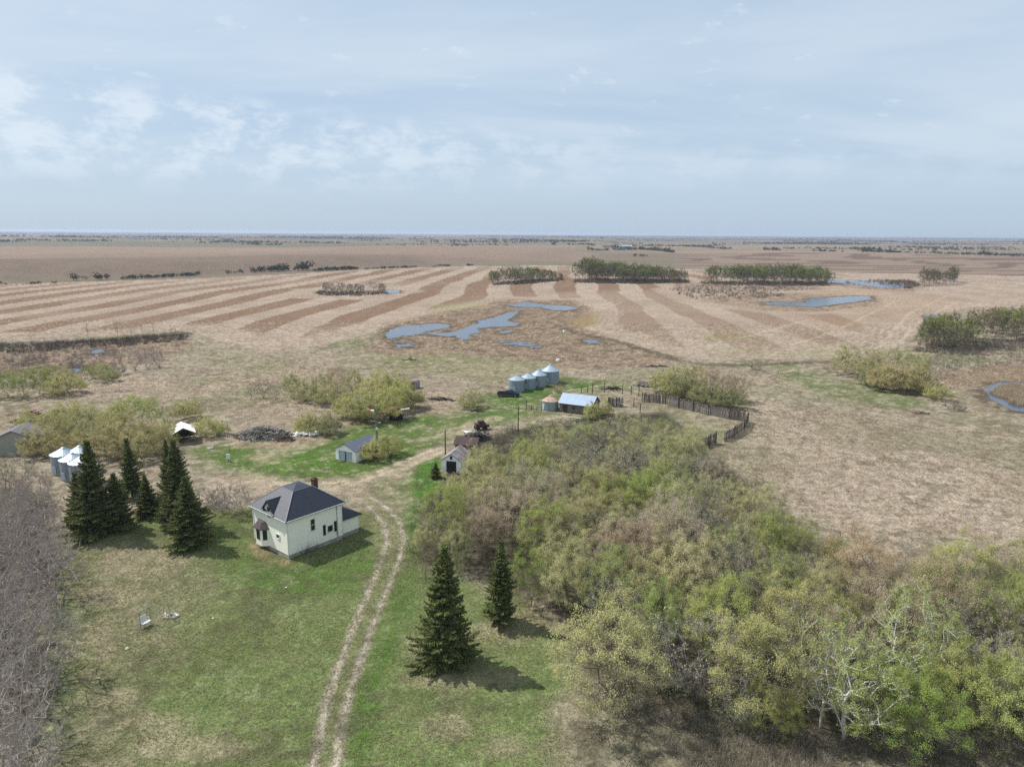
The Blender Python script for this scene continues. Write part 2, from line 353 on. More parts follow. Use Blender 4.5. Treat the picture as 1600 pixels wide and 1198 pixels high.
for cx, cy, rx, ry in ((220, 880, 70, 25), (170, 930, 60, 18), (190, 1090, 18, 9), (205, 1118, 12, 5), (240, 1130, 60, 20), (160, 1000, 40, 12), (300, 1165, 90, 22), (700, 1135, 45, 20), (790, 1165, 30, 16), (720, 1060, 90, 18), (830, 970, 60, 22), (650, 1010, 20, 16), (770, 990, 60, 14), (980, 1170, 120, 30), (560, 905, 14, 8)):
    e = [(cx + rx * math.cos(a), cy + ry * math.sin(a)) for a in np.linspace(0, 6.28, 12)[:-1]]
    m = reg(e, 1.2, 1.1, 2.5, int(cx)); lay(m * .6, lin(158, 144, 120))
m = reg([(890, 1070), (1010, 1110), (1120, 1140), (1300, 1150), (1650, 1170), (1650, 1300), (870, 1300), (850, 1190)], 1.5, 2, 5, 12)
lay(m * .85, lin(140, 132, 110)); lay(m * sm(n4, .5, .65) * .6, lin(110, 102, 84))
# bright green grass
G = lin(80, 112, 48)
def green(pts, s=1.0, soft=1.5, c=G, wob=1.5, seed=9):
    m = reg(pts, soft, wob, 5, seed) * (0.55 + 0.45 * sm(n4 * .5 + n2 * .5, .38, .56)); lay(m * s, c)
YARD = [(300, 700), (330, 690), (395, 700), (470, 696), (540, 668), (640, 655), (700, 648), (760, 615), (800, 612), (870, 600), (985, 598), (990, 608), (900, 614), (850, 640), (770, 668), (735, 668), (690, 690), (650, 715), (560, 748), (480, 752), (400, 748), (340, 735), (310, 725)]
green(YARD, 1.0, 2.5, lin(102, 116, 68), 3, 14)
green([(335, 690), (400, 698), (500, 690), (600, 660), (690, 645), (690, 665), (620, 700), (520, 735), (430, 740), (340, 720)], .7, 3, lin(88, 114, 54), 3, 15)
green([(620, 760), (655, 720), (692, 712), (682, 760), (650, 800), (655, 870), (640, 960), (590, 1080), (560, 1300), (530, 1300), (560, 1080), (610, 940), (645, 870), (638, 820)], 1.0, 1.2, G, .8, 16)
green([(325, 850), (400, 862), (450, 885), (540, 862), (590, 838), (592, 880), (560, 925), (480, 930), (400, 920), (345, 900)], .8, 1.5, lin(84, 112, 52), 1.5, 17)
green([(330, 820), (395, 815), (400, 850), (340, 850)], .7, 1, lin(88, 112, 54), 1, 18)
green([(500, 960), (580, 900), (570, 960), (520, 1080), (470, 1300), (360, 1300), (430, 1100)], .45, 4, lin(98, 112, 64), 3, 19)
green([(590, 930), (640, 900), (690, 1000), (640, 1060), (590, 1060)], .5, 2, lin(94, 112, 62), 2, 20)
green([(770, 640), (860, 640), (930, 655), (930, 670), (830, 670), (780, 660)], .5, 2, lin(110, 124, 76), 3, 21)
green([(820, 604), (880, 588), (960, 596), (985, 602), (930, 608), (880, 609), (800, 640), (740, 655), (720, 650), (790, 625)], .9, 1.5, lin(80, 110, 50), 1, 22)
green([(1220, 565), (1310, 590), (1400, 612), (1450, 628), (1400, 640), (1300, 620), (1220, 592)], .7, 4, lin(92, 112, 60), 4, 23)
green([(960, 575), (1060, 575), (1060, 590), (960, 592)], .4, 4, lin(112, 120, 76), 4, 24)
green([(560, 545), (720, 552), (880, 565), (880, 590), (760, 600), (700, 585), (600, 580)], .45, 6, lin(126, 128, 84), 6, 25)
green([(510, 525), (600, 535), (590, 545), (500, 545)], .6, 3, lin(100, 116, 68), 4, 26)
green([(300, 540), (420, 560), (480, 575), (400, 585), (280, 560)], .35, 6, lin(126, 128, 92), 5, 27)
green([(1450, 545), (1560, 560), (1540, 575), (1460, 570)], .6, 4, lin(106, 124, 74), 4, 28)
green([(1270, 690), (1400, 660), (1520, 680), (1600, 700), (1600, 730), (1450, 700), (1350, 705)], .3, 6, lin(106, 110, 78), 6, 29)
green([(960, 650), (1130, 660), (1140, 680), (1090, 700), (1000, 660)], .35, 3, lin(118, 124, 80), 3, 30)
# trampled, bare and straw patches of the yard
S1 = lin(190, 172, 146)
def straw(pts, s=.8, soft=1.2, c=S1, wob=1.8, ws=3.5, seed=40):
    m = reg(pts, soft, wob, ws, seed) * (0.35 + 0.65 * sm(n4, .36, .56)); lay(m * s, c)
straw([(585, 735), (640, 715), (660, 720), (640, 760), (655, 790), (640, 800), (625, 770), (600, 755)], .35, 1.2, lin(170, 154, 128), 2, 3, 56)
straw([(320, 745), (420, 738), (480, 752), (560, 748), (610, 722), (660, 708), (690, 700), (690, 710), (640, 730), (590, 750), (560, 770), (520, 765), (470, 758), (400, 770), (330, 790)], .5, 1.2, lin(188, 168, 146), 2.5, 4, 41)
straw([(385, 712), (440, 700), (500, 684), (522, 686), (500, 696), (440, 708), (400, 718)], .6, 1, S1, 1.5, 3, 42)
straw([(400, 720), (430, 712), (460, 730), (450, 750), (400, 745)], .5, 1, S1, 2, 3, 43)
straw([(640, 690), (700, 668), (770, 650), (800, 652), (740, 668), (700, 685)], .6, 1, S1, 2.5, 4, 44)
straw([(815, 655), (860, 648), (900, 655), (890, 665), (840, 664)], .7, 1, S1, 2, 4, 45)
straw([(560, 775), (600, 765), (640, 775), (630, 800), (600, 800)], .35, 1.5, lin(150, 142, 110), 2, 4, 46)
straw([(360, 688), (420, 692), (520, 676), (500, 690), (420, 702), (365, 700)], .6, 1, lin(176, 148, 128), 1, 3, 47)
straw([(565, 800), (600, 800), (630, 830), (628, 860), (600, 870), (590, 840)], .6, 1.5, lin(178, 160, 138), 1.5, 3, 48)
straw([(385, 845), (400, 845), (455, 878), (450, 884), (420, 880), (380, 858)], .7, .5, lin(168, 146, 118), .5, 2, 49)
straw([(110, 600), (200, 590), (330, 600), (420, 580), (500, 560), (560, 570), (400, 605), (260, 620), (150, 625), (20, 660), (0, 640)], .5, 5, lin(184, 160, 142), 6, 9, 50)
straw([(480, 575), (640, 600), (760, 620), (780, 640), (640, 650), (430, 660), (330, 650), (400, 620)], .35, 4, lin(168, 148, 124), 5, 8, 51)
straw([(1150, 600), (1300, 680), (1600, 760), (1600, 860), (1380, 850), (1250, 780), (1180, 700)], .65, 9, lin(188, 168, 151), 9, 12, 52)
straw([(1460, 585), (1540, 570), (1620, 580), (1620, 600), (1520, 600), (1470, 610)], .7, 3, lin(192, 164, 142), 4, 6, 53)
straw([(0, 700), (60, 720), (90, 760), (60, 800), (0, 800)], .3, 2, lin(140, 132, 100), 2, 4, 54)
green([(395, 738), (425, 716), (500, 708), (545, 728), (600, 720), (640, 702), (620, 716), (570, 740), (480, 746)], .9, 1.5, lin(88, 116, 52), 2, 140)
green([(340, 708), (395, 722), (400, 735), (350, 732), (320, 715)], .6, 1.5, lin(96, 114, 62), 2, 141)
green([(655, 722), (692, 706), (686, 760), (652, 800), (655, 860), (642, 860), (636, 812), (646, 770)], .95, 1, lin(78, 114, 46), .8, 142)
green([(560, 752), (612, 742), (640, 760), (628, 796), (600, 786), (575, 770)], .6, 1.5, lin(112, 118, 76), 2, 143)
green([(565, 800), (600, 812), (606, 840), (596, 870), (575, 850)], .5, 1, lin(104, 114, 68), 1, 144)
# marsh around the pond and sloughs
MAR = lin(146, 126, 108)
def marsh(pts, soft=4, wob=5, seed=60, s=1.0):
    m = reg(pts, soft, wob, 9, seed) * s
    lay(m, MAR); lay(m * sm(n4 * .5 + n2 * .5, .5, .62) * .6, lin(172, 150, 128)); lay(m * sm(fbm(X, Y, 3.5, 4, 66), .52, .62) * .65, lin(104, 92, 80))
# ---- the strip-cropped field
FIELD = [(-500, 528), (-300, 530), (0, 529), (150, 526), (285, 516), (330, 528), (400, 547), (470, 546), (540, 531), (600, 512), (660, 497), (740, 485), (800, 475), (900, 475), (915, 490), (885, 500), (900, 512), (950, 529), (1010, 546), (1080, 559), (1170, 563), (1240, 562), (1300, 558), (1380, 548), (1425, 530), (1440, 505), (1500, 482), (1620, 472), (2100, 458), (2100, 434), (1600, 431), (1500, 429), (1300, 425), (1080, 421), (870, 415), (760, 415), (560, 421), (460, 428), (300, 436), (0, 444), (-500, 456)]
fp = W(FIELD); kf = np.where((Y > 180) & (Y < 1500))[0]
sd = np.full(X.shape, -1e3); sd[kf] = sdf_poly(X[kf], Y[kf], fp) + (fbm(X[kf], Y[kf], 20, 3, 71) - .5) * 5
mf = sm(sd, -1.5, 1.5)
lay(mf, lin(164, 146, 128)); lay(mf * sm(n2, .45, .65) * .5, lin(182, 165, 150)); lay(mf * sm(n1, .48, .66) * .5, lin(148, 131, 116))
# wet hollows the strips go round
HOLL = [[(590, 530), (600, 508), (660, 490), (740, 478), (790, 466), (900, 468), (935, 490), (900, 512), (1010, 545), (1000, 575), (700, 556), (590, 545)],
        [(1040, 452), (1120, 440), (1240, 444), (1400, 456), (1420, 470), (1370, 486), (1220, 488), (1090, 474)],
        [(1290, 436), (1400, 436), (1490, 442), (1420, 458), (1310, 450)], [(480, 452), (600, 446), (640, 455), (560, 466), (480, 464)]]
hs = np.full(X.shape, 1e3)
for h in HOLL: hs[kf] = np.minimum(hs[kf], -sdf_poly(X[kf], Y[kf], W(h)))
p1 = P(1000, 502); p2 = P(1105, 502); per = p2.x - p1.x
wx = X - 0.055 * (Y - p1.y) + (fbm(X, Y, 160, 3, 75) - .5) * 30 + (fbm(X, Y, 14, 3, 76) - .5) * 2.5
ph = (wx - p1.x) / per; fr = np.abs(ph - np.round(ph))            # 0 at a brown strip's centre
head = sm(sd, 14, 22) * sm(hs, 7, 14)
strip = sm(-fr, -.262, -.238) * head * mf * (0.55 + 0.45 * sm(fbm(X, Y, 120, 2, 78), .3, .5))
right = 1 - sm(X - 0.42 * Y, 5, 45)                               # the strips fade out towards the right-hand side
strip = strip * (0.18 + .82 * right)
lay(strip * .9, lin(128, 104, 86)); lay(strip * sm(n4, .5, .62) * .4, lin(154, 130, 106)); lay(strip * sm(fbm(X, Y, 40, 3, 79), .52, .66) * .35, lin(132, 104, 86))
row = np.abs(((wx * .62) % 1) - .5) * 2
lay(mf * (1 - strip) * sm(row, .6, .95) * head * .3, lin(196, 178, 158))
row2 = np.abs(((np.where(hs < sd, hs, sd) * .35 + (n1 - .5) * 3) % 1) - .5) * 2
lay(mf * (1 - head) * sm(row2, .55, .95) * .4, lin(190, 172, 152)); lay(mf * (1 - head) * sm(-row2, -.3, 0) * .35, lin(144, 122, 104))
lay(mf * reg([(870, 492), (930, 488), (935, 508), (900, 512), (872, 502)], 5, 2, 9, 80) * .8, lin(142, 122, 84))
lay(mf * reg([(1090, 520), (1170, 520), (1180, 532), (1100, 535)], 6, 5, 9, 81) * .5, lin(140, 128, 94))
lay(mf * reg([(1290, 440), (1520, 470), (1500, 480), (1300, 520), (1200, 480)], 8, 8, 20, 82) * .25, lin(164, 136, 110))
lay(mf * reg([(680, 476), (760, 470), (740, 486), (680, 488)], 5, 5, 9, 83) * .45, lin(150, 146, 104))
lay(mf * line([(1130, 548), (1250, 552), (1340, 545)], 6, 4, 3) * .4, lin(150, 148, 112))
for tr in ([(870, 500), (905, 487), (945, 476), (960, 470), (950, 466)], [(880, 502), (915, 489), (960, 477), (975, 470)], [(1110, 540), (1180, 522), (1260, 500)], [(1230, 540), (1300, 520), (1400, 470)], [(1400, 540), (1440, 500), (1500, 470)], [(1370, 545), (1420, 490), (1480, 462)]):
    lay(line(tr, .6, .8, .8, 9) * mf * .35, lin(204, 186, 158))
# fields beyond
mfar = sm(Y, 560, 640) * (1 - mf)
lay(mfar, lin(136, 120, 106)); lay(mfar * sm(fbm(X, Y, 260, 4, 85), .46, .58) * .8, lin(122, 116, 96)); lay(mfar * sm(fbm(X * .6, Y, 340, 4, 86), .52, .6) * .75, lin(156, 136, 120))
lay(mfar * sm(fbm(X * .25, Y, 60, 4, 87), .52, .64) * .45, lin(122, 104, 92))
m = reg([(-500, 452), (0, 444), (300, 434), (560, 420), (700, 413), (620, 406), (450, 409), (300, 414), (0, 417), (-500, 420)], 12, 6, 40, 88)
lay(m * .8, lin(128, 112, 98)); lay(m * sm(n1, .5, .6) * .35, lin(110, 100, 86))
m = reg([(-500, 420), (0, 416), (450, 407), (900, 409), (940, 403), (900, 394), (600, 392), (0, 395), (-500, 395)], 14, 6, 60, 89); lay(m * .6, lin(152, 130, 114))
m = reg([(-800, 391), (0, 391), (420, 392), (560, 389), (700, 384), (300, 379), (-800, 377)], 60, 20, 60, 90); lay(m * .75, lin(116, 114, 94))
m = reg([(1060, 418), (1060, 404), (1200, 399), (1620, 403), (2100, 405), (2100, 430), (1600, 430), (1300, 425)], 14, 8, 50, 91)
st = np.abs(((Y * .021 + X * .004 + (fbm(X, Y, 200, 3, 92) - .5) * 3.2) % 1) - .5) * 2
lay(m * .7, lin(148, 128, 114)); lay(m * sm(st, .45, .75) * .75, lin(106, 86, 78))
m = reg([(840, 392), (1000, 396), (1200, 399), (1620, 400), (2100, 400), (2100, 380), (1200, 378), (900, 380)], 40, 20, 60, 93)
lay(m * .5, lin(136, 126, 104)); lay(m * sm(fbm(X * .3, Y, 220, 3, 94), .52, .6) * .6, lin(166, 138, 118))
mv = sm(Y, 2600, 4200)
lay(mv * .6, lin(116, 106, 98)); lay(mv * sm(fbm(X * .35, Y, 420, 4, 95), .50, .60) * .85, lin(72, 76, 66)); lay(mv * sm(fbm(X * .2, Y, 900, 3, 96), .56, .64) * .8, lin(158, 140, 126))
lay(sm(Y, 8000, 11000) * .7, lin(84, 88, 84))
lay(line([(0, 440), (200, 435), (330, 431), (560, 421), (700, 415), (800, 413)], 8, 5, 3) * .6, lin(120, 118, 92))
# marshes
marsh([(560, 545), (590, 528), (605, 508), (660, 492), (740, 480), (790, 468), (900, 470), (925, 486), (890, 504), (950, 532), (1015, 548), (1060, 562), (1010, 575), (900, 576), (830, 562), (700, 553), (600, 552)])
marsh([(-300, 560), (0, 552), (150, 530), (285, 522), (300, 545), (240, 560), (130, 580), (0, 590), (-300, 600)], 4, 6, 61)
marsh([(1090, 470), (1160, 455), (1240, 458), (1370, 462), (1380, 476), (1290, 486), (1200, 486)], 3, 3, 62, .8)
marsh([(1050, 444), (1180, 440), (1270, 444), (1290, 452), (1160, 455), (1060, 455)], 3, 3, 63, .7)
marsh([(1300, 440), (1480, 440), (1420, 456), (1320, 450)], 3, 3, 64, .7)
marsh([(1460, 585), (1620, 560), (2000, 560), (2000, 680), (1600, 650), (1520, 640), (1490, 600)], 4, 5, 65, .55)
for a_, k_ in PD:
    for p_ in a_[0]:
        m = reg(p_, 1.8, 1.6, 5, 97, grow=3.2) * (0.4 + .6 * sm(n4, .4, .6)); lay(m * .75, lin(88, 76, 66))
lay(line([(870, 508), (900, 520), (960, 532), (1010, 547), (1060, 563), (1100, 570), (1180, 570), (1290, 565)], 2.2, 1.5, 1.2) * .75, lin(84, 78, 66))
lay(line([(-100, 540), (0, 538), (150, 533), (280, 521)], 5, 3, 3) * .8, lin(74, 68, 62))
lay(line([(330, 640), (420, 632), (520, 610), (560, 600)], .5, .6, .6) * .5, lin(120, 100, 84))
# wheel tracks of the drive
RL = [(484, 1260), (489, 1198), (513, 1090), (547, 990), (577, 920), (598, 872), (606, 845), (600, 820), (585, 800), (572, 788)]
RR = [(520, 1260), (524, 1198), (543, 1090), (574, 1000), (601, 930), (622, 880), (631, 845), (624, 815), (604, 792), (580, 778)]
lay(line([((a[0] + b[0]) / 2, (a[1] + b[1]) / 2) for a, b in zip(RL, RR)], 1.25, .5, .6) * .6, lin(126, 124, 92))
for R_ in (RL, RR):
    lay(line(R_, .46, .25, .42, 1.3) * .85, lin(152, 142, 126)); lay(line(R_, .16, .22, .34, .9) * .7, lin(190, 178, 160))
for R_ in ([(600, 745), (640, 728), (690, 706), (735, 690)], [(590, 738), (640, 716), (690, 698)], [(330, 765), (400, 750), (470, 757), (560, 752), (610, 735)], [(1180, 590), (1230, 580), (1290, 572)], [(1000, 600), (940, 602), (880, 612)]):
    lay(line(R_, .5, .4, .5, 2) * .6, lin(198, 180, 154))
for q in ([(1175, 572), (1100, 575), (1060, 590)], [(1180, 570), (1240, 568)]): lay(line(q, .8, .8, .3) * .45, lin(96, 100, 66))
near = (Y < 330)
lay(sm(n5 * .6 + n4 * .4, .50, .66) * .30 * near, lin(84, 80, 60)); lay(sm(-(n5 * .55 + n4 * .45), -.46, -.30) * .34 * near * (1 - m_wood * .5) * (1 - m_l * .6), lin(196, 182, 156))
lay(sm(fbm(X, Y, 1.5, 3, 121) * .6 + n2 * .4, .56, .66) * .5 * (Y < 420) * (1 - mf), lin(92, 90, 70))
gz = (fbm(X, Y, 3, 3, 101) - .5) * .10 * (Y < 260) * (Y > 20)
hill = reg([(-900, 452), (0, 440), (300, 431), (560, 418), (720, 410), (900, 409), (1000, 372), (-900, 372)], 45, 12, 60, 102, grow=-50)
gz = gz + 9 * hill + sm(D_, 800, 1500) * (fbm(X, Y, 700, 3, 103) - .5) * 16
Vg = np.stack([X, Y, gz], 1)
R_, C_ = shp; idx = np.arange(R_ * C_).reshape(shp)
fq = np.stack([idx[:-1, :-1], idx[:-1, 1:], idx[1:, 1:], idx[1:, :-1]], -1).reshape(-1, 4)
gm = bpy.data.materials.new('land'); gm.use_nodes = True; t = gm.node_tree; b = t.nodes['Principled BSDF']
b.inputs['Roughness'].default_value = 1.0; b.inputs['Specular IOR Level'].default_value = 0.0
at = t.nodes.new('ShaderNodeAttribute'); at.attribute_name = 'cover'
tcn = t.nodes.new('ShaderNodeTexCoord'); co = tcn.outputs['Object']
na = NOISE(t, co, 2.6, 4, 0.7); nb = NOISE(t, co, 0.55, 4, 0.65)
nc = NOISE(t, co, 9.0, 3, 0.7)
k1 = M(t, 'ADD', M(t, 'MULTIPLY', RAMP(t, na, .3, .7), 0.62), 0.66); k1 = M(t, 'MULTIPLY', k1, M(t, 'ADD', M(t, 'MULTIPLY', RAMP(t, nc, .32, .68), 0.64), 0.47))
k2 = M(t, 'ADD', M(t, 'MULTIPLY', RAMP(t, nb, .3, .7), 0.34), 0.82)
kk = M(t, 'MULTIPLY', k1, k2); cc = t.nodes.new('ShaderNodeCombineXYZ')
for i in range(3): t.links.new(kk, cc.inputs[i])
t.links.new(MIX(t, 1.0, at.outputs['Color'], cc.outputs[0], 'MULTIPLY'), b.inputs['Base Color'])
bn = t.nodes.new('ShaderNodeBump'); bn.inputs['Strength'].default_value = 0.7; bn.inputs['Distance'].default_value = 0.3
t.links.new(na, bn.inputs['Height']); t.links.new(bn.outputs[0], b.inputs['Normal'])
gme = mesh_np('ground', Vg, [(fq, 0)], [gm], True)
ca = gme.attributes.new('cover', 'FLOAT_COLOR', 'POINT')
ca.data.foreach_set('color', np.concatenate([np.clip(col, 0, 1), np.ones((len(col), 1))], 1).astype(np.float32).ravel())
tag(put('ground', gme), kind='structure')
del Vg, col, fq, X, Y, gX, gY, DX, TT, n1, n2, n3, n4, n5, D_

# ------------------------------------------------------------------ water
wm = bpy.data.materials.new('pond water'); wm.use_nodes = True; t = wm.node_tree; b = t.nodes['Principled BSDF']
b.inputs['Base Color'].default_value = (*lin(62, 70, 84), 1); b.inputs['Roughness'].default_value = 0.08; b.inputs['IOR'].default_value = 1.33
tcn = t.nodes.new('ShaderNodeTexCoord'); bn = t.nodes.new('ShaderNodeBump'); bn.inputs['Strength'].default_value = 0.6; bn.inputs['Distance'].default_value = 0.1
t.links.new(NOISE(t, tcn.outputs['Object'], 1.2, 4), bn.inputs['Height']); t.links.new(bn.outputs[0], b.inputs['Normal'])
PONDS = []
def pond(pols, holes=(), cell=0.7, wob=1.6, ws=5, seed=1, reedy=0.0):
    ps = [W(p) for p in pols]; hs_ = [W(p) for p in holes]
    allp = np.concatenate(ps); lo = allp.min(0) - 4; hi = allp.max(0) + 4
    xs = np.arange(lo[0], hi[0], cell); ysx = np.arange(lo[1], hi[1], cell)
    gx, gy = np.meshgrid(xs, ysx, indexing='ij')
    def ev_(gx, gy):
        s = np.full(gx.shape, -1e9)
        for p in ps: s = np.maximum(s, sdf_poly(gx, gy, p))
        for p in hs_: s = np.minimum(s, -sdf_poly(gx, gy, p))
        s = s + (fbm(gx, gy, ws, 4, seed) - .5) * 2 * wob
        if reedy: s = s - np.where(fbm(gx * .6, gy, 3.2, 3, seed + 5) > (1 - reedy), 99, 0)
        return s
    PONDS.append(ev_); s = ev_(gx, gy)
    k = np.where(s > 0); v = []; cx, cy = xs[k[0]], ysx[k[1]]; h = cell / 2
    V = np.stack([np.stack([cx + a * h, cy + c * h, np.full(cx.shape, .085)], -1) for a, c in ((-1, -1), (1, -1), (1, 1), (-1, 1))], 1).reshape(-1, 3)
    me = mesh_np('pond_water', V, [(np.arange(len(V)).reshape(-1, 4), 0)], [wm])
    tag(put('pond_water', me), kind='structure')
for a_, k_ in PD: pond(*a_, **k_)

# ------------------------------------------------------------------ trees
def skeleton(rng, n, env, stems, base_h, step=0.7, lean=0.0, up=0.0, trunk_h=None):
    """grow a branching skeleton through points scattered in a crown; returns nodes, parents, radii"""
    pos = []; par = []
    for s in range(stems):
        a = rng.uniform(0, 6.28); r0 = 0.12 * (stems > 1); p = np.array([math.cos(a) * r0 * s, math.sin(a) * r0 * s, -0.1]); pi = -1
        la = rng.uniform(0, 6.28); k = max(2, int(base_h / step)); sl = lean * rng.uniform(.4, 1)
        for j in range(k + 1):
            pos.append(p.copy()); par.append(pi); pi = len(pos) - 1
            p = p + np.array([math.cos(la) * sl * step + rng.normal(0, .06), math.sin(la) * sl * step + rng.normal(0, .06), (base_h + .1) / k])
    A = env(rng, n); o = np.array([0, 0, base_h * .6]); A = A[np.argsort(np.linalg.norm(A - o, axis=1) + rng.uniform(0, .8, len(A)))]
    PP = np.zeros((n * 12 + 200, 3)); L = len(pos); PP[:L] = pos; pl = np.zeros(len(PP)); 
    for i in range(1, L): pl[i] = (pl[par[i]] + np.linalg.norm(PP[i] - PP[par[i]])) if par[i] >= 0 else 0
    for a in A:
        d = np.linalg.norm(PP[:L] - a, axis=1); dz = PP[:L, 2] - a[2]
        cost = d + 0.22 * pl[:L] + np.where(dz > 0.2, dz * 1.2, 0)
        j = int(np.argmin(cost)); v = a - PP[j]; D = np.linalg.norm(v)
        if D < .15: continue
        k = max(1, int(D / step)); q = PP[j].copy(); pi = j
        for s in range(1, k + 1):
            f = s / k; tgt = PP[j] + v * f; tgt = tgt + rng.normal(0, .10 * step, 3) * (f < 1); tgt[2] += up * math.sin(f * math.pi) * D * .12
            if L >= len(PP): break
            PP[L] = tgt; par.append(pi); pl[L] = pl[pi] + np.linalg.norm(tgt - PP[pi]); pi = L; L += 1
    PP = PP[:L]; par = np.array(par[:L]); rad = np.full(L, 0.0); w_ = np.zeros(L); ch = np.zeros(L, int)
    for i in range(L):
        if par[i] >= 0: ch[par[i]] += 1
    w_[ch == 0] = 1
    for i in range(L - 1, 0, -1):
        if w_[i] == 0: w_[i] = 1
        if par[i] >= 0: w_[par[i]] += w_[i] * 1.0
    rad = 0.0085 * w_ ** 0.5; return PP, par, rad
def tubes(PP, par, rad, sel, n):
    i = np.where(sel & (par >= 0))[0]; a = PP[par[i]]; b = PP[i]; d = b - a; Ln = np.linalg.norm(d, axis=1, keepdims=True) + 1e-9; d = d / Ln
    ref = np.where(np.abs(d[:, 2:3]) > .8, np.array([[1., 0, 0]]), np.array([[0, 0, 1.]])); x = np.cross(d, ref); x /= np.linalg.norm(x, axis=1, keepdims=True) + 1e-9; y = np.cross(d, x)
    ra = np.minimum(rad[par[i]], rad[i] * 1.5)[:, None]; rb = rad[i][:, None]; V = []
    for c, r in ((a, ra), (b, rb)):
        for k in range(n):
            t_ = 2 * math.pi * k / n; V.append(c + x * math.cos(t_) * r + y * math.sin(t_) * r)
    V = np.stack(V, 1)  # m x 2n x 3
    off = (np.arange(len(i)) * 2 * n)[:, None]
    Fs = np.concatenate([np.stack([off[:, 0] + k, off[:, 0] + (k + 1) % n, off[:, 0] + n + (k + 1) % n, off[:, 0] + n + k], 1) for k in range(n)])
    return V.reshape(-1, 3), Fs
def ribbons(rng, a, d, L, w0):
    """fine twigs: long thin triangles"""
    s = np.cross(d, rng.normal(size=d.shape)); s /= np.linalg.norm(s, axis=1, keepdims=True) + 1e-9
    V = np.stack([a - s * w0[:, None] / 2, a + s * w0[:, None] / 2, a + d * L[:, None]], 1)
    return V.reshape(-1, 3), np.arange(len(a) * 3).reshape(-1, 3)
def leaves(rng, c, size, out=None):
    n = len(c); nn = rng.normal(size=(n, 3)) * .75
    if out is not None: nn = nn * .8 + out * .9 + np.array([0, 0, .5])
    x = np.cross(nn, rng.normal(size=(n, 3))); x /= np.linalg.norm(x, axis=1, keepdims=True); y = np.cross(nn, x); y /= np.linalg.norm(y, axis=1, keepdims=True)
    sz = size * rng.uniform(.6, 1.4, n)[:, None]
    V = np.stack([c - x * sz, c - y * sz * .55, c + x * sz, c + y * sz * .55], 1); return V.reshape(-1, 3), np.arange(n * 4).reshape(-1, 4)
def join(parts):
    V = []; Fs = []; o = 0
    for v, f, mi in parts:
        V.append(v); Fs.append((f + o, mi)); o += len(v)
    return np.concatenate(V), Fs
def unit(v): return v / (np.linalg.norm(v, axis=1, keepdims=True) + 1e-9)
def dome(H, R, z0, flat=1.0, shell=.55, lump=.18):
    """crown envelope: lumpy ellipsoid from z0 to H"""
    def f(rng, n):
        u = unit(rng.normal(size=(n, 3))); u[:, 2] = np.where(u[:, 2] < 0, u[:, 2] * flat, u[:, 2])
        ph0, ph1, ph2 = rng.uniform(0, 6.28, 3); az = np.arctan2(u[:, 1], u[:, 0])
        r = rng.uniform(0, 1, n) ** (1 / 3.) * shell + (1 - shell) * rng.uniform(0.3, 1, n) ** .3
        k = 1 + lump * (np.sin(az * 2 + ph0) + .8 * np.sin(az * 3 + ph1 + u[:, 2] * 2) + .7 * np.sin(u[:, 2] * 5 + az * 5 + ph2))
        r = np.minimum(r, 1) * k; c = (H + z0) / 2; hz = (H - z0) / 2
        return np.stack([u[:, 0] * r * R, u[:, 1] * r * R, c + u[:, 2] * r * hz], 1)
    return f
def make_tree(name, seed, H, R, z0, n, stems=1, base_h=1.5, twigs=9, tl=.55, nleaf=9000, lsize=.055, lm=None, tm=None, bm=None, twist=.5, lean=.15, up=.6, tw=.016, flat=1., thick=1., env=None, tubemin=.019, outer=.0, clump=.22, lump=.18):
    rng = np.random.default_rng(seed)
    PP, par, rad = skeleton(rng, n, env or dome(H, R, z0, flat, lump=lump), stems, base_h, lean=lean, up=up); rad = rad * thick
    tv, tf = tubes(PP, par, rad, rad > tubemin, 5)
    trunk = mesh_np(name + '_trunk', tv, [(tf, 0)], [bm], True)
    parts = []; sv, sf = tubes(PP, par, rad, rad <= tubemin, 3); parts.append((sv, sf, 0))
    i = np.where((rad < .026 * thick) & (par >= 0))[0]; i = np.repeat(i, twigs)
    cen = np.array([0, 0, z0 + (H - z0) * .35]); f = rng.uniform(0, 1, len(i))[:, None]
    a = PP[i] * f + PP[par[i]] * (1 - f); out = unit(a - cen)
    d = unit(out * .8 + unit(PP[i] - PP[par[i]]) * .6 + rng.normal(size=a.shape) * twist + np.array([0, 0, .45 * up])); L = tl * rng.uniform(.5, 1.3, len(a))
    v, q = ribbons(rng, a, d, L, np.full(len(a), tw)); parts.append((v, q, 0))
    a2 = a + d * (L * rng.uniform(.2, .7, len(a)))[:, None]; d2 = unit(d + rng.normal(size=a.shape) * .55); L2 = L * rng.uniform(.4, .8, len(a))
    v, q = ribbons(rng, a2, d2, L2, np.full(len(a), tw * .75)); parts.append((v, q, 0))
    mats_ = [tm]
    if nleaf:
        wts = np.clip(rng.normal(1, .5, len(a)), .05, None); hgt = (a2[:, 2] - z0) / (H - z0); rr = np.linalg.norm(a2 - cen, axis=1) / max(R, (H - z0) * .6)
        wts = wts * np.clip(rr, .1, 1) ** (1.6 + outer) * (0.3 + .7 * np.clip(hgt, 0, 1)); wts = np.where(a2[:, 2] < .1, 0, wts); ncl = max(1, nleaf // 5); k = rng.choice(len(a), ncl, p=wts / wts.sum())
        c = (a2[k] + d2[k] * (L2[k] * rng.uniform(.3, 1, ncl))[:, None]); c = np.repeat(c, 5, 0) + rng.normal(size=(ncl * 5, 3)) * clump * .5
        v, q = leaves(rng, c, lsize, unit(c - cen)); parts.append((v, q, 1)); mats_.append(lm)
    V, Fs = join(parts); crown = mesh_np(name + '_crown', V, Fs, mats_)
    return trunk, crown, H
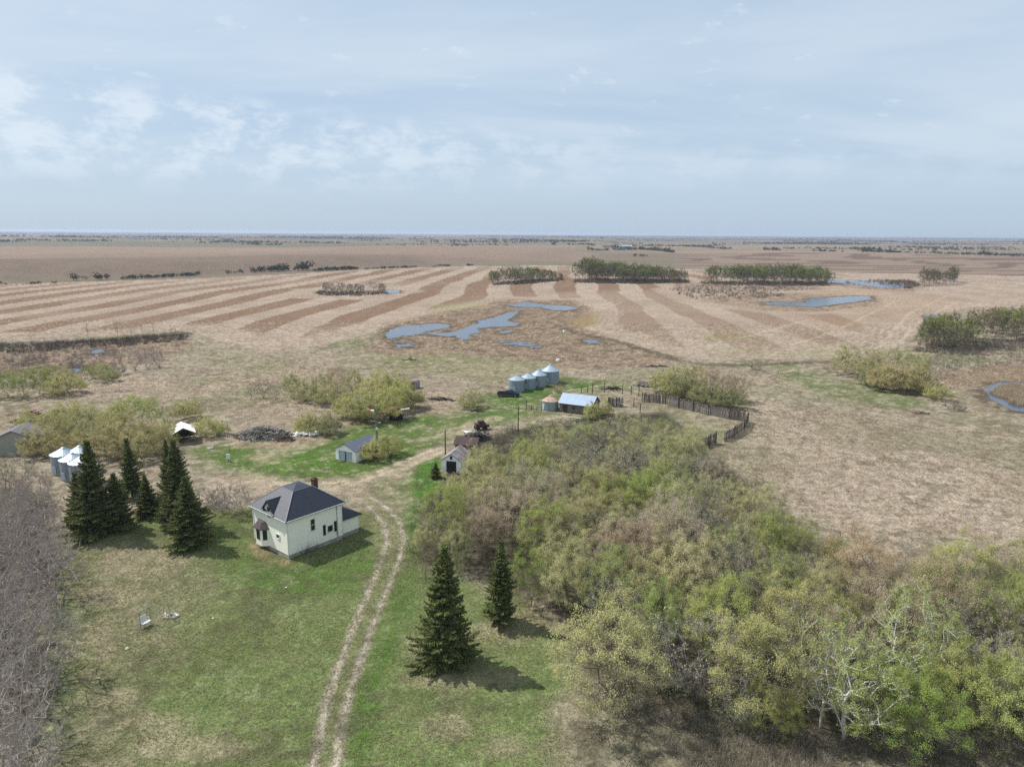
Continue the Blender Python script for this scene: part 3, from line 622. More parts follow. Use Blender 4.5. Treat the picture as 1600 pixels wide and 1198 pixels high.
def make_spruce(seed, H, R, bare=0.06):
    rng = np.random.default_rng(seed); mb = MB(); segs = 10
    pts = [(rng.normal(0, .03), rng.normal(0, .03), -.1 + (H + .1) * k / segs) for k in range(segs + 1)]
    for k in range(segs): mb.tube(pts[k], pts[k + 1], .02 + .17 * (1 - k / segs) * H / 12, .02 + .17 * (1 - (k + 1) / segs) * H / 12, 7, cap=False)
    me = bpy.data.meshes.new('spruce_trunk'); me.from_pydata(mb.v, [], mb.f); me.materials.append(bark_dark)
    A = []; B = []; Wd = []; parts = []; C = []; DD = []; LL = []
    z = H * bare
    while z < H - .15:
        t_ = (z / H); L0 = R * (1 - t_ ** 1.25) ** 1.05 * (1.02 if t_ > .12 else .75 + t_ * 2); nb = int(8 + 5 * (1 - t_)); ph = rng.uniform(0, 6.28)
        for k in range(nb):
            az = ph + 6.283 * k / nb + rng.normal(0, .18); L = max(.18, L0 * (rng.uniform(.6, 1.15) if rng.random() > .2 else .5) * (1 + .10 * math.sin(az + seed * 2.1) * (1 - t_)) * (1 + .16 * math.sin(az * 2 + seed + z * .7))); dr = -.28 + .7 * t_ ** 1.5 + rng.normal(0, .07)
            m = max(3, int(L / .10)); s = np.linspace(.12, 1, m); r = s * L; zz = z + dr * r + .22 * L * s ** 3
            p = np.stack([np.cos(az) * r, np.sin(az) * r, zz], 1); A.append(p[:-1]); B.append(p[1:])
            for sgn in (-1, 1):
                ll = (L * .36 * (1 - s) + .20) * rng.uniform(.6, 1.2, m); da = az + sgn * rng.uniform(.6, 1.1, m)
                dd = np.stack([np.cos(da), np.sin(da), rng.normal(-.25, .22, m)], 1); C.append(p); DD.append(unit(dd)); LL.append(ll)
            dd = np.stack([np.cos(az) * .5 + rng.normal(0, .3, m), np.sin(az) * .5 + rng.normal(0, .3, m), rng.normal(-.35, .5, m)], 1); C.append(p); DD.append(unit(dd)); LL.append(rng.uniform(.15, .32, m))
        z += (.34 * (1 - t_) + .14) * rng.uniform(.7, 1.35)
    C = np.concatenate(C); DD = np.concatenate(DD); LL = np.concatenate(LL)
    side = unit(np.cross(DD, rng.normal(size=DD.shape) * .45 + np.array([0, 0, 1.]))); wd = (.05 + .07 * rng.random(len(C)))[:, None]; Lc = LL[:, None]
    V = np.stack([C - side * wd * .4, C + DD * Lc * .55 - side * wd, C + DD * Lc, C + DD * Lc * .5 + side * wd], 1).reshape(-1, 3)
    n2_ = np.cross(DD, side); V2 = np.stack([C - n2_ * wd * .3, C + DD * Lc * .6 - n2_ * wd * .8, C + DD * Lc * .95, C + DD * Lc * .5 + n2_ * wd * .6], 1).reshape(-1, 3)
    Q = np.arange(len(V)).reshape(-1, 4); A = np.concatenate(A); B = np.concatenate(B); dv = B - A; bl = np.linalg.norm(dv, axis=1)
    v3, q3 = ribbons(rng, A, unit(dv), bl * 1.3, np.full(len(A), .035))
    VV, Fs = join([(V, Q, 0), (V2, Q, 0), (v3, q3, 1)])
    return me, mesh_np('spruce_crown', VV, Fs, [needles, bark_dark]), H

K = {}
# broad budding trees of the wood
for i, s in enumerate((1, 2, 3)): K['green%d' % i] = make_tree('budding', 10 + s, 8.6, 4.0, 1.0, 330, stems=3, base_h=1.3, twigs=5, nleaf=26000, lsize=.047, lm=leaf_green, tm=twig_grey, bm=bark, lean=.35, thick=1.0, flat=.85, lump=.28, clump=.3)
for i, s in enumerate((1, 2, 3)): K['olive%d' % i] = make_tree('olive', 20 + s, 8.0, 3.8, .9, 330, stems=4, base_h=1.1, twigs=6, nleaf=27000, lsize=.045, lm=leaf_olive, tm=twig_grey, bm=bark, lean=.4, thick=1., flat=.85, lump=.28, clump=.3)
for i, s in enumerate((1, 2)): K['tan%d' % i] = make_tree('tan', 30 + s, 7.6, 3.5, .9, 330, stems=3, base_h=1.1, twigs=8, nleaf=19000, lsize=.042, lm=leaf_tan, tm=twig_tan, bm=bark, lean=.35, flat=.85, lump=.28, clump=.3)
for i, s in enumerate((1, 2)): K['grey%d' % i] = make_tree('grey', 40 + s, 8.0, 3.4, 1.2, 360, stems=2, base_h=1.5, twigs=9, nleaf=1600, lsize=.055, lm=leaf_olive, tm=twig_grey, bm=bark, lean=.3, flat=.9)
K['white0'] = make_tree('white', 51, 10.5, 4.0, 2.6, 300, stems=2, base_h=3.0, twigs=5, nleaf=9000, lsize=.06, lm=leaf_green, tm=twig_white, bm=bark_white, lean=.35, thick=2.1, tubemin=.02)
K['white1'] = make_tree('white', 52, 9.0, 3.6, 2.0, 260, stems=1, base_h=2.6, twigs=4, nleaf=0, tm=twig_white, bm=bark_white, lean=.2, thick=1.9, tubemin=.018)
# bare shelterbelt trees: fine upright twigs
for i, s in enumerate((1, 2, 3)): K['bare%d' % i] = make_tree('bare', 60 + s, 6.6, 2.7, .6, 190, stems=5, base_h=.9, twigs=6, tl=.8, thick=2.0, tubemin=.015, nleaf=0, tm=twig_lilac, bm=bark_lilac, lean=.35, twist=.35, up=1.5, flat=.8, tw=.02)
# willow bushes
for i, s in enumerate((1, 2, 3)): K['bush%d' % i] = make_tree('bush', 70 + s, 5.0, 4.0, -1.2, 430, stems=9, base_h=.3, twigs=9, tl=.7, nleaf=24000, lsize=.06, lm=leaf_olive, tm=twig_tan, bm=bark, lean=1.1, flat=.25, up=.9, lump=.26)
K['tuft0'] = make_tree('tuft', 81, 3.0, 1.9, -.6, 140, stems=6, base_h=.3, twigs=12, tl=.6, nleaf=0, tm=twig_lilac, bm=bark_lilac, lean=.9, flat=.5, up=1.2)
# slim aspens of the far bluffs
for i, s in enumerate((1, 2)): K['aspen%d' % i] = make_tree('aspen', 90 + s, 12., 2.6, 2.4, 110, stems=1, base_h=4.5, twigs=9, tl=.9, nleaf=1300, lsize=.15, lm=leaf_green, tm=twig_grey, bm=bark, lean=.04, tw=.045, thick=1.6, clump=.5)
K['aspen2'] = make_tree('aspen', 93, 10.5, 2.5, 1.6, 100, stems=1, base_h=3.4, twigs=12, tl=.9, nleaf=300, lsize=.14, lm=leaf_olive, tm=twig_grey, bm=bark, lean=.05, tw=.045, thick=1.6)
K['dead0'] = make_tree('dead', 95, 8, 1.8, 2.5, 16, stems=1, base_h=4.5, twigs=1, tl=.7, nleaf=0, tm=twig_white, bm=deadwood, lean=.05, tw=.04, thick=4.)
K['spruce0'] = make_spruce(1, 12.3, 3.5); K['spruce1'] = make_spruce(2, 11., 2.5, .12); K['spruce2'] = make_spruce(3, 10.5, 3.2); K['spruce3'] = make_spruce(7, 12.5, 3.3, .07); K['spruce4'] = make_spruce(9, 10, 2.5, .12)
placed = []
def tree(kind, x, y, h, rz=0, tint=(1, 1, 1), name='deciduous_tree', label=None, cat='tree', group=None, wide=1.0, tn='trunk', cn='crown'):
    tr, cr, H = K[kind]; s = h / H
    e = empty(name, (x, y, 0), rz, label, cat, group); e.scale = (s * wide, s * wide, s)
    a = put(tn, tr, e); b_ = put(cn, cr, e); b_.color = (*tint, 1); a.color = (1, 1, 1, 1); placed.append((e, kind)); return e
rg = random.Random(5)
def jit(c, k=.1):
    m_ = sum(c) / 3 * (1 + rg.uniform(-k, k)); return tuple((q * .6 + m_ * .4) * (1 + rg.uniform(-k, k) * .35) for q in c)
# spruces, each with its own description
for px, py, h, kd, wd, lb in (
        (697, 1036, 12.4, 'spruce0', 1.0, 'large dark spruce on the mown grass just right of the rutted drive, nearest of all'),
        (783, 974, 9.6, 'spruce1', 1.0, 'slimmer dark spruce behind the large one, at the edge of the budding wood'),
        (298, 854, 9.8, 'spruce2', 1.2, 'dark dense spruce nearest the cream house, in front of a taller spruce'),
        (283, 822, 12.8, 'spruce3', 1.0, 'tall ragged spruce directly behind the dense spruce beside the cream house'),
        (153, 835, 13.6, 'spruce0', 1.05, 'broad tall spruce beside the left steel grain bins, shading the lawn'),
        (186, 826, 8.2, 'spruce2', 1.25, 'low broad spruce at the right foot of the tall spruce by the grain bins'),
        (207, 778, 9.8, 'spruce4', 1.0, 'slender spruce standing between the two tall spruce groups, with bare lower trunk'),
        (268, 790, 10.5, 'spruce3', .8, 'half hidden spruce behind the ragged one, pointing at the white roofed shelter'),
        (232, 806, 6.4, 'spruce0', 1.3, 'low broad spruce between the two tall spruce groups left of the house'),
        (128, 828, 8.6, 'spruce4', 1.2, 'ragged spruce on the shelterbelt side of the broad tall spruce by the bins'),
        (681, 747, 2.8, 'spruce2', 1.4, 'small dark evergreen against the front of the old white shed')):
    p = P(px, py); tree(kd, p.x, p.y, h, rg.uniform(0, 6), jit((1, 1, 1), .08), 'spruce_tree', lb, 'spruce', 'dark spruces', wd)

ORD = ['leftmost', 'second', 'third', 'fourth', 'fifth', 'sixth', 'seventh', 'eighth', 'ninth', 'tenth', 'eleventh', 'twelfth', 'thirteenth', 'fourteenth', 'fifteenth', 'sixteenth', 'seventeenth', 'eighteenth', 'nineteenth', 'twentieth']
def autolabel(items, bands, cat_of):
    """items: (obj, look, height); label by look, landmark band and order from the left"""
    g = {}
    for o, look, h in items:
        x_, y_ = PROJ((o.location.x, o.location.y, h * .6)); bn_ = next(b for lim, b in bands if y_ < lim)
        g.setdefault((look, bn_), []).append((x_, o))
    for (look, bn_), L in g.items():
        L.sort(key=lambda q: q[0])
        for k, (x_, o) in enumerate(L):
            if len(L) == 1: o['label'] = f'{look} {bn_}'
            elif k == len(L) - 1: o['label'] = f'{look} {bn_}, rightmost such'
            elif k == 0: o['label'] = f'{look} {bn_}, leftmost such'
            else: o['label'] = f'{look} {bn_}, {ORD[min(k, 19)]} from left'
LOOK = {'green': 'yellow green budding tree', 'olive': 'olive leafing tree', 'tan': 'brownish catkin covered tree', 'grey': 'grey twiggy bare tree', 'white': 'pale barked tree'}
# ---- the wood on the right
hand = [  # crown centre px, py, height, kind, tint, width
    (960, 1020, 9.6, 'olive0', (1.05, 1.05, .88), 1.15), (880, 905, 7.0, 'olive1', (1.1, 1.08, 1), 1.0), (697, 800, 8.4, 'green0', (.95, .98, .75), .95), (715, 850, 6.0, 'olive2', (.9, .92, .8), .8), (738, 735, 4.6, 'olive0', (1.1, 1.1, .95), 1.1), (752, 712, 5.0, 'olive2', (1.1, 1.08, .95), 1.), (712, 758, 4.2, 'olive1', (1.1, 1.12, .92), 1.), (770, 775, 6.5, 'olive1', (1.1, 1.1, 1), 1.), (735, 800, 6.0, 'tan0', (1, .95, .92), .9), (665, 845, 4.0, 'olive1', (1.15, 1.12, 1), .9),
    (665, 880, 3.6, 'grey0', (.95, .8, .72), .9), (800, 800, 8.2, 'tan0', (1.05, .98, .95), 1.0), (760, 830, 6.5, 'tan1', (1, .92, .88), .8), (860, 830, 8.4, 'green1', (.95, 1, .72), 1.0), (830, 900, 6.5, 'green2', (.75, .85, .6), .85), (985, 860, 8.5, 'tan0', (.95, .84, .8), 1.0),
    (1065, 890, 9.2, 'olive1', (1.2, 1.12, 1.1), 1.0), (1010, 775, 8, 'green0', (.92, 1.0, .75), .95), (765, 728, 6.0, 'olive0', (1.1, 1.1, .95), 1.0), (728, 775, 6.0, 'olive2', (1.1, 1.1, .95), .9), (1135, 970, 9, 'green1', (1, 1, .8), 1.), (1090, 1020, 9, 'grey0', (1.1, 1.1, 1.18), 1.), (1165, 940, 8.8, 'grey1', (.8, .78, .76), 1.),
    (1030, 960, 7, 'green2', (.95, 1.08, .85), .8), (1345, 880, 8, 'tan1', (.95, .82, .66), 1.15), (1530, 890, 8.5, 'olive2', (.95, .98, .72), 1.15), (1200, 1040, 9.6, 'olive0', (1, 1, .8), 1.), (1330, 1060, 10.5, 'white0', (.95, .98, .85), 1.05), (1430, 1000, 10.5, 'white0', (.95, .98, .85), 1.), (1290, 1060, 8.4, 'white1', (1, 1, 1), .8),
    (1590, 1100, 8.5, 'green0', (1.05, 1.08, .9), .95), (1500, 1060, 8, 'olive1', (.85, .9, .6), 1.), (1230, 850, 7.5, 'green2', (.85, .85, .7), 1.), (1400, 955, 8.5, 'tan0', (.9, .86, .78), 1.1), (1560, 980, 8.5, 'grey0', (.9, .86, .82), 1.1), (1150, 1090, 5.5, 'grey1', (1, 1, 1.02), .9), (1260, 960, 8.4, 'olive2', (1.05, 1.02, .8), 1.),
    (1470, 920, 8, 'tan1', (1, .95, .8), 1.), (1215, 1110, 5, 'olive2', (.9, .95, .55), .8), (1385, 1100, 7.6, 'green1', (.9, .96, .75), 1.), (1440, 1110, 7.5, 'green2', (.8, .95, .62), 1.)]
pts = []; wood_items = []
for px, py, h, kd, tn_, wd in hand:
    p = P(px, py, h * .55); pts.append((p.x, p.y, h * .42))
    o = tree(kd, p.x, p.y, h, rg.uniform(0, 6), tn_, 'deciduous_tree', None, 'tree', 'budding trees of the wood', wd); wood_items.append((o, kd, h))
WB = W([(684, 850), (716, 815), (772, 775), (815, 740), (880, 706), (960, 692), (1040, 690), (1080, 722), (1110, 765), (1165, 820), (1240, 868), (1310, 905), (1410, 940), (1530, 945), (1640, 940), (1740, 1000), (1700, 1190), (1560, 1170), (1400, 1150), (1250, 1130), (1130, 1120), (1020, 1090), (930, 1000), (860, 960), (810, 900), (740, 880), (690, 860)])
lo = WB.min(0); hi = WB.max(0); tries = 0; nz = lambda x, y, s, sd_: float(fbm(np.array([x]), np.array([y]), s, 3, sd_)[0])
while tries < 9000 and len(pts) < 205:
    tries += 1; x = rg.uniform(lo[0], hi[0]); y = rg.uniform(lo[1], hi[1])
    if float(sdf_poly(np.array([x]), np.array([y]), WB)[0]) < .5: continue
    a = nz(x, y, 14, 201); h = 4.6 + 3.2 * nz(x, y, 18, 205) + rg.uniform(-1.0, 3.0)
    if y > 128: h *= .8
    rr = h * .36
    if any((x - q[0]) ** 2 + (y - q[1]) ** 2 < (0.74 * (rr + q[2])) ** 2 for q in pts): continue
    far_ = y > 118; r = rg.random() + (a - .5) * .8
    if r < .30: kd, tn_ = 'green%d' % rg.randrange(3), (1, .98, .85)
    elif r < .62: kd, tn_ = 'olive%d' % rg.randrange(3), (1.08, 1.06, .92)
    elif r < .74: kd, tn_ = 'tan%d' % rg.randrange(2), (1.0, .96, .9)
    else: kd, tn_ = 'grey%d' % rg.randrange(2), (1.12, 1.1, 1.08)
    if far_ and rg.random() < .3: kd, tn_ = 'grey%d' % rg.randrange(2), (1.05, 1.0, 1)
    pts.append((x, y, rr)); o = tree(kd, x, y, h, rg.uniform(0, 6), jit(tn_, .1), 'deciduous_tree', None, 'tree', 'budding trees of the wood', rg.uniform(.85, 1.08)); wood_items.append((o, kd, h))
BANDS = [(672, 'in the wood level with the plank fence'), (705, 'in the wood level with the white garage'), (745, 'in the wood level with the old white shed'), (790, 'in the wood level with the house roof'), (840, 'in the wood level with the house walls'), (890, 'in the wood level with the spruce tops'), (950, 'in the wood level with the slim spruce'), (1010, 'in the wood level with the large spruce'), (1060, 'in the wood level with the spruce foot'), (9999, 'on the near edge of the wood')]
autolabel([(o, LOOK[k.rstrip('0123456789')], h) for o, k, h in wood_items], BANDS, None)
# ---- bare shelterbelt at the left edge
SB = W([(-90, 780), (62, 790), (98, 880), (104, 960), (90, 1040), (84, 1140), (80, 1260), (40, 1360), (-140, 1360)]); lo = SB.min(0); hi = SB.max(0); q_ = []; it = []; tries = 0
while tries < 4000 and len(q_) < 75:
    tries += 1; x = rg.uniform(lo[0], hi[0]); y = rg.uniform(lo[1], hi[1])
    if float(sdf_poly(np.array([x]), np.array([y]), SB)[0]) < .2 or any((x - a) ** 2 + (y - b) ** 2 < 11.0 for a, b in q_): continue
    h = 5.4 + 2.4 * nz(x, y, 8, 301) + rg.uniform(-1.4, 1.6); q_.append((x, y)); k = 'bare%d' % rg.randrange(3)
    o = tree(k, x, y, h, rg.uniform(0, 6), jit((1, 1, 1), .08), 'bare_tree', None, 'tree', 'bare trees of the left shelterbelt'); it.append((o, 'leafless lilac grey tree', h))
autolabel(it, [(760, 'in the shelterbelt beside the grain bins'), (840, 'in the shelterbelt level with the house'), (900, 'in the shelterbelt level with the house foundation'), (960, 'in the shelterbelt level with the swing'), (1020, 'in the shelterbelt just nearer than the swing'), (1080, 'in the shelterbelt level with the spruce foot'), (1140, 'in the shelterbelt near the bottom edge'), (9999, 'in the shelterbelt at the bottom edge')], None)
# ---- clumps of bushes and small trees round the yard and pastures: px, py of the foot, height, kind, tint, width, label
YG = (1.1, 1.16, .62); OL = (.95, 1, .72); TN = (1.05, .95, .75); DK = (.72, .78, .6); PB = (.82, .7, .62)
groups = {
 'bushes behind the spruces and bins': [(62, 712, 4.4, 'bush1', TN, 1.05), (80, 700, 4.6, 'bush0', TN, 1.1), (45, 668, 3.0, 'bush1', YG, 1.0), (85, 672, 4.0, 'bush2', OL, 1.1), (115, 664, 4.4, 'bush1', YG, 1.1), (130, 690, 5.2, 'bush0', OL, 1.), (150, 668, 4.5, 'grey0', (1, .95, .95), .9), (178, 672, 4.6, 'bush2', YG, 1.), (205, 668, 6.8, 'green0', YG, 1.05), (238, 668, 6.0, 'green1', YG, .95), (190, 704, 5.4, 'bush1', TN, 1.1), (215, 716, 5.6, 'bush0', TN, 1.1), (240, 705, 5, 'bush2', TN, 1.), (160, 712, 4.8, 'bush0', TN, 1.), (265, 665, 4.4, 'grey1', (1, .92, .9), .9), (290, 655, 4.0, 'bush2', YG, .9), (313, 650, 3.6, 'tan0', (1, .9, .7), .8), (322, 682, 3.6, 'bush1', YG, 1.), (345, 678, 2.6, 'bush2', YG, .9), (262, 690, 4, 'bush0', OL, .9), (100, 712, 3.6, 'bush2', TN, 1.1)],
 'bushes and trees behind the woodpile': [(393, 622, 4.4, 'grey0', (.8, .76, .76), .9), (412, 622, 5.2, 'grey1', (.8, .74, .72), .9), (430, 625, 4.0, 'grey0', (.75, .72, .7), .8), (457, 622, 6.0, 'green2', (.75, .8, .55), .9), (482, 628, 4.6, 'bush0', OL, 1.), (503, 622, 6.0, 'olive1', (.8, .82, .55), 1.), (528, 612, 7.0, 'tan0', (.95, .82, .62), 1.05), (553, 618, 6.4, 'olive2', (.85, .85, .6), 1.), (518, 632, 4.6, 'bush1', OL, 1.), (545, 650, 4.8, 'bush2', YG, 1.), (570, 655, 5.4, 'bush0', OL, 1.1), (598, 655, 5.6, 'bush1', YG, 1.1), (622, 640, 5.8, 'bush2', YG, 1.05), (642, 638, 4.8, 'bush0', OL, .9), (590, 625, 6.2, 'bush1', YG, 1.05), (618, 620, 5.4, 'bush2', YG, .9), (475, 675, 3.2, 'bush2', YG, 1.), (492, 676, 3.8, 'bush1', OL, 1.), (515, 678, 3.6, 'bush0', DK, 1.)],
 'single bushes in the yard': [(735, 637, 3.9, 'bush1', OL, .95), (1180, 578, 3.6, 'tuft0', (.85, .9, .62), 1.), (926, 655, 3.6, 'bush2', YG, .9), (946, 648, 2.6, 'bush1', YG, .9), (872, 612, 2.6, 'tuft0', (1, .8, .6), 1.1), (588, 718, 3.5, 'bush0', YG, 1.0), (605, 711, 3.8, 'bush1', YG, .9), (574, 716, 2.6, 'bush2', OL, .8)],
 'willows behind the plank fence': [(1035, 612, 5.0, 'bush0', OL, .9), (1058, 618, 6.6, 'bush1', OL, .95), (1082, 612, 7.4, 'olive0', (1, .95, .6), .9), (1105, 620, 7.6, 'tan1', (1, .86, .6), .95), (1128, 625, 7.2, 'tan0', PB, .9), (1150, 628, 6.6, 'tan1', PB, .95), (1068, 622, 4.6, 'bush2', DK, 1.), (1096, 630, 4.8, 'bush0', DK, 1.), (1122, 635, 4.6, 'bush1', DK, 1.), (1145, 638, 4.4, 'bush2', DK, .95)],
 'bushes and trees by the right slough': [(1320, 582, 7.8, 'green1', (.85, .9, .5), .9), (1342, 588, 6.4, 'bush0', OL, 1.1), (1366, 590, 7.4, 'tan1', (1., .92, .62), 1.), (1388, 580, 7.4, 'olive1', OL, 1.), (1382, 608, 6.2, 'bush1', TN, 1.1), (1408, 612, 6.8, 'bush2', TN, 1.15), (1432, 612, 6.4, 'bush0', OL, 1.), (1412, 582, 7.0, 'olive0', OL, 1.), (1436, 590, 7.0, 'green2', OL, .9), (1452, 582, 5.6, 'grey0', (1, .95, .9), .9), (1355, 602, 4, 'bush1', DK, 1.), (1463, 625, 3.8, 'bush2', YG, .9), (1484, 640, 2.8, 'tuft0', (.7, .66, .6), 1.1), (1500, 642, 2.6, 'tuft0', (.7, .66, .6), .9), (1298, 582, 3.4, 'tuft0', (.9, .9, .8), 1.)],
 'trees by the left slough': [(12, 620, 6.4, 'green0', (.85, 1, .6), 1.05), (38, 622, 6.6, 'green1', (.85, .95, .6), 1.), (62, 616, 7., 'green2', (.85, .95, .6), 1.), (82, 612, 6.6, 'green1', (.9, 1, .6), .95), (104, 616, 5.2, 'bush1', YG, 1.1), (-15, 622, 6.4, 'green2', YG, 1.), (140, 597, 4.8, 'green0', (.8, .85, .55), .85), (160, 590, 4.0, 'bush2', OL, 1.), (172, 596, 3.2, 'bush0', OL, 1.)],
 'bare thickets by the left slough': [(212, 578, 5.6, 'bare0', (.85, .76, .74), 1.1), (230, 576, 5.8, 'bare1', (.85, .76, .74), 1.1), (248, 574, 5.6, 'bare2', (.85, .76, .74), 1.1), (222, 566, 5.4, 'bare1', (.85, .76, .74), 1.1), (243, 562, 5.2, 'bare0', (.85, .76, .74), 1.1), (120, 572, 3.5, 'tuft0', (.8, .74, .7), 1.3), (30, 570, 3.8, 'tuft0', (.8, .74, .7), 1.4), (60, 566, 3.6, 'tuft0', (.8, .74, .7), 1.3), (185, 585, 3.4, 'tuft0', (.8, .74, .7), 1.3)],
 'bare shrubs beside the house': [(366, 806, 5.4, 'bare1', (.86, .82, .78), 1.05), (380, 800, 4.2, 'bare0', (.86, .82, .78), 1.), (348, 802, 3.6, 'bare2', (.8, .76, .72), 1.), (332, 790, 3.0, 'tuft0', (.8, .76, .72), 1.2), (28, 775, 7.2, 'grey1', (1, .98, .96), 1.), (60, 790, 5.8, 'bare2', (.98, .95, .93), 1.1), (8, 765, 5, 'grey0', (1, .98, .96), 1.), (1190, 778, 3.6, 'grey1', (.62, .56, .54), .8), (1305, 850, 2.2, 'tuft0', (.75, .6, .55), .6), (1415, 895, 4.2, 'grey0', (1, .95, .95), .7)],
}
for gname, L in groups.items():
    it = []
    for px, py, h, kd, tn_, wd in L:
        p = P(px, py); base_k = kd.rstrip('0123456789'); bushy = base_k in ('bush', 'tuft')
        o = tree(kd, p.x, p.y, h, rg.uniform(0, 6), jit(tn_, .06), 'bush' if bushy else ('bare_tree' if base_k == 'bare' else 'deciduous_tree'), None, 'bush' if bushy else 'tree', gname, wd, 'stems' if bushy else 'trunk', 'foliage' if bushy else 'crown')
        c_ = 'yellow green' if tn_ == YG else 'tan budded' if tn_ == TN else 'dark olive' if tn_ == DK else 'purple brown' if tn_ == PB else 'olive'
        look = {'bush': c_ + ' bush', 'tuft': 'low bare brown bush', 'bare': 'leafless grey thicket tree', 'grey': 'dark twiggy bare tree', 'tan': 'brownish budded tree', 'green': 'rounded green leafing tree', 'olive': 'olive leafing tree'}[base_k]
        it.append((o, look, h))
    where = {'bushes behind the spruces and bins': 'behind the left spruces', 'bushes and trees behind the woodpile': 'in the thicket behind the woodpile', 'single bushes in the yard': 'standing apart round the yard', 'willows behind the plank fence': 'behind the plank fence', 'bushes and trees by the right slough': 'left of the right-hand slough', 'trees by the left slough': 'beside the left slough', 'bare thickets by the left slough': 'in the left slough', 'bare shrubs beside the house': 'growing by itself'}[gname]
    autolabel(it, [(9999, where)], None)
# ---- aspen bluffs in the far field, every trunk a tree
def bluff(poly, n, h, kinds, label, group, tints, seed, tp=None):
    r_ = random.Random(seed); pw = W(poly); lo = pw.min(0); hi = pw.max(0); q = []; tries = 0; dmin = .6 * math.sqrt(abs((hi - lo).prod()) / n)
    while len(q) < n and tries < 6000:
        tries += 1; x = r_.uniform(lo[0], hi[0]); y = r_.uniform(lo[1], hi[1])
        if float(sdf_poly(np.array([x]), np.array([y]), pw)[0]) < 0 or any((x - a) ** 2 + (y - b) ** 2 < dmin * dmin * .7 for a, b in q): continue
        q.append((x, y)); tn_ = tuple(c * r_.uniform(.9, 1.1) for c in r_.choice(tints))
        hh_ = h * (1 if tp is None else float(np.interp(PROJ((x, y, 0))[0], *tp))) * (.72 + .5 * nz(x, y, 30, 401)) * r_.uniform(.75, 1.12)
        tree(r_.choice(kinds), x, y, hh_, r_.uniform(0, 6), tn_, 'aspen_tree', label, 'aspen', group, r_.uniform(1.0, 1.4))
A3 = ['aspen0', 'aspen1', 'aspen2']; AG = [(.66, .72, .5), (.6, .62, .48)]; AD = [(.5, .48, .43), (.56, .53, .48)]
bluff([(768, 444), (768, 440), (830, 437), (878, 434), (880, 438), (820, 443)], 60, 12.5, A3, 'aspen in the small bluff straight beyond the centre pond', 'aspens of the small middle bluff', AG + AD, 1, ((768, 830, 880), (1, .95, .45)))
bluff([(890, 437), (920, 434), (1070, 436), (1074, 441), (1000, 443), (930, 441)], 125, 16.5, A3, 'aspen in the long dark bluff, middle one of the three', 'aspens of the long dark bluff', AD + AG[1:], 2, ((890, 930, 1000, 1075), (1, 1.05, .85, .6)))
bluff([(1095, 441), (1150, 437), (1290, 439), (1300, 446), (1200, 445)], 105, 15, A3, 'aspen in the greener bluff left of the far pond', 'aspens of the greener bluff', AG + AD[:1], 3, ((1095, 1150, 1200, 1300), (.8, .95, 1.05, .8)))
bluff([(1440, 447), (1450, 442), (1492, 440), (1490, 446)], 22, 14, A3, 'aspen in the little bluff right of the far pond', 'aspens of the little right bluff', AD, 4)
bluff([(490, 460), (500, 455), (600, 455), (602, 461), (520, 463)], 20, 7.5, ['aspen2', 'grey0', 'aspen2'], 'dark bare tree on the islet in the striped field', 'bare trees of the field islet', [(.55, .52, .5)], 5)
bluff([(1510, 530), (1530, 515), (1620, 515), (1660, 530), (1600, 535)], 34, 11, A3, 'slender aspen in the right-hand grove behind the nearer one', 'aspens of the back right grove', AG[1:] + [(.8, .76, .66)], 6)
bluff([(1432, 548), (1445, 530), (1500, 528), (1530, 545), (1500, 552)], 30, 10.5, A3, 'slender aspen in the right-hand grove nearest the slough', 'aspens of the near right grove', AG + [(.8, .76, .7)], 7)

# ------------------------------------------------------------------ farmhouse
def loc_frame(px1, px2):
    """origin and heading of an object from the ground points of two of its corners"""
    a = P(*px1); b_ = P(*px2); return a, math.atan2(b_.y - a.y, b_.x - a.x), (b_ - a).length
a, rz, _ = loc_frame((451.5, 874), (563, 831))
HX, HY, EV, FND = 8.35, 8.0, 5.35, .55; AX = 11.35
house = empty('farmhouse', (a.x, a.y, 0), rz, 'cream two storey farmhouse with dark hipped roof and brick chimney', 'house')
MB().box(0.05, HX - .05, 0.05, HY - .05, -.2, FND).box(HX - .05, AX - .05, .35, 6.4, -.2, FND - .02).build('foundation', concrete, house)
wall = MB().box(0, HX, 0, HY, FND, EV).build('wall', siding, house)
ad = MB().box(HX, AX, .3, 4.6, FND, 2.72).build('side_extension', siding, house)
MB().box(HX, AX - .9, 4.6, 7.4, FND, 3.5).build('back_porch', siding, house)
m = MB()
for x_, y_ in ((0, 0), (0, HY), (HX, 0), (HX, HY)): m.box(x_ - .06 if x_ == 0 else x_ - .08, x_ + .08 if x_ == 0 else x_ + .06, y_ - .06 if y_ == 0 else y_ - .08, y_ + .08 if y_ == 0 else y_ + .06, FND, EV - .003)
m.box(AX - .08, AX + .05, .25, .38, FND, 2.68); m.build('corner_board', trimw, house)
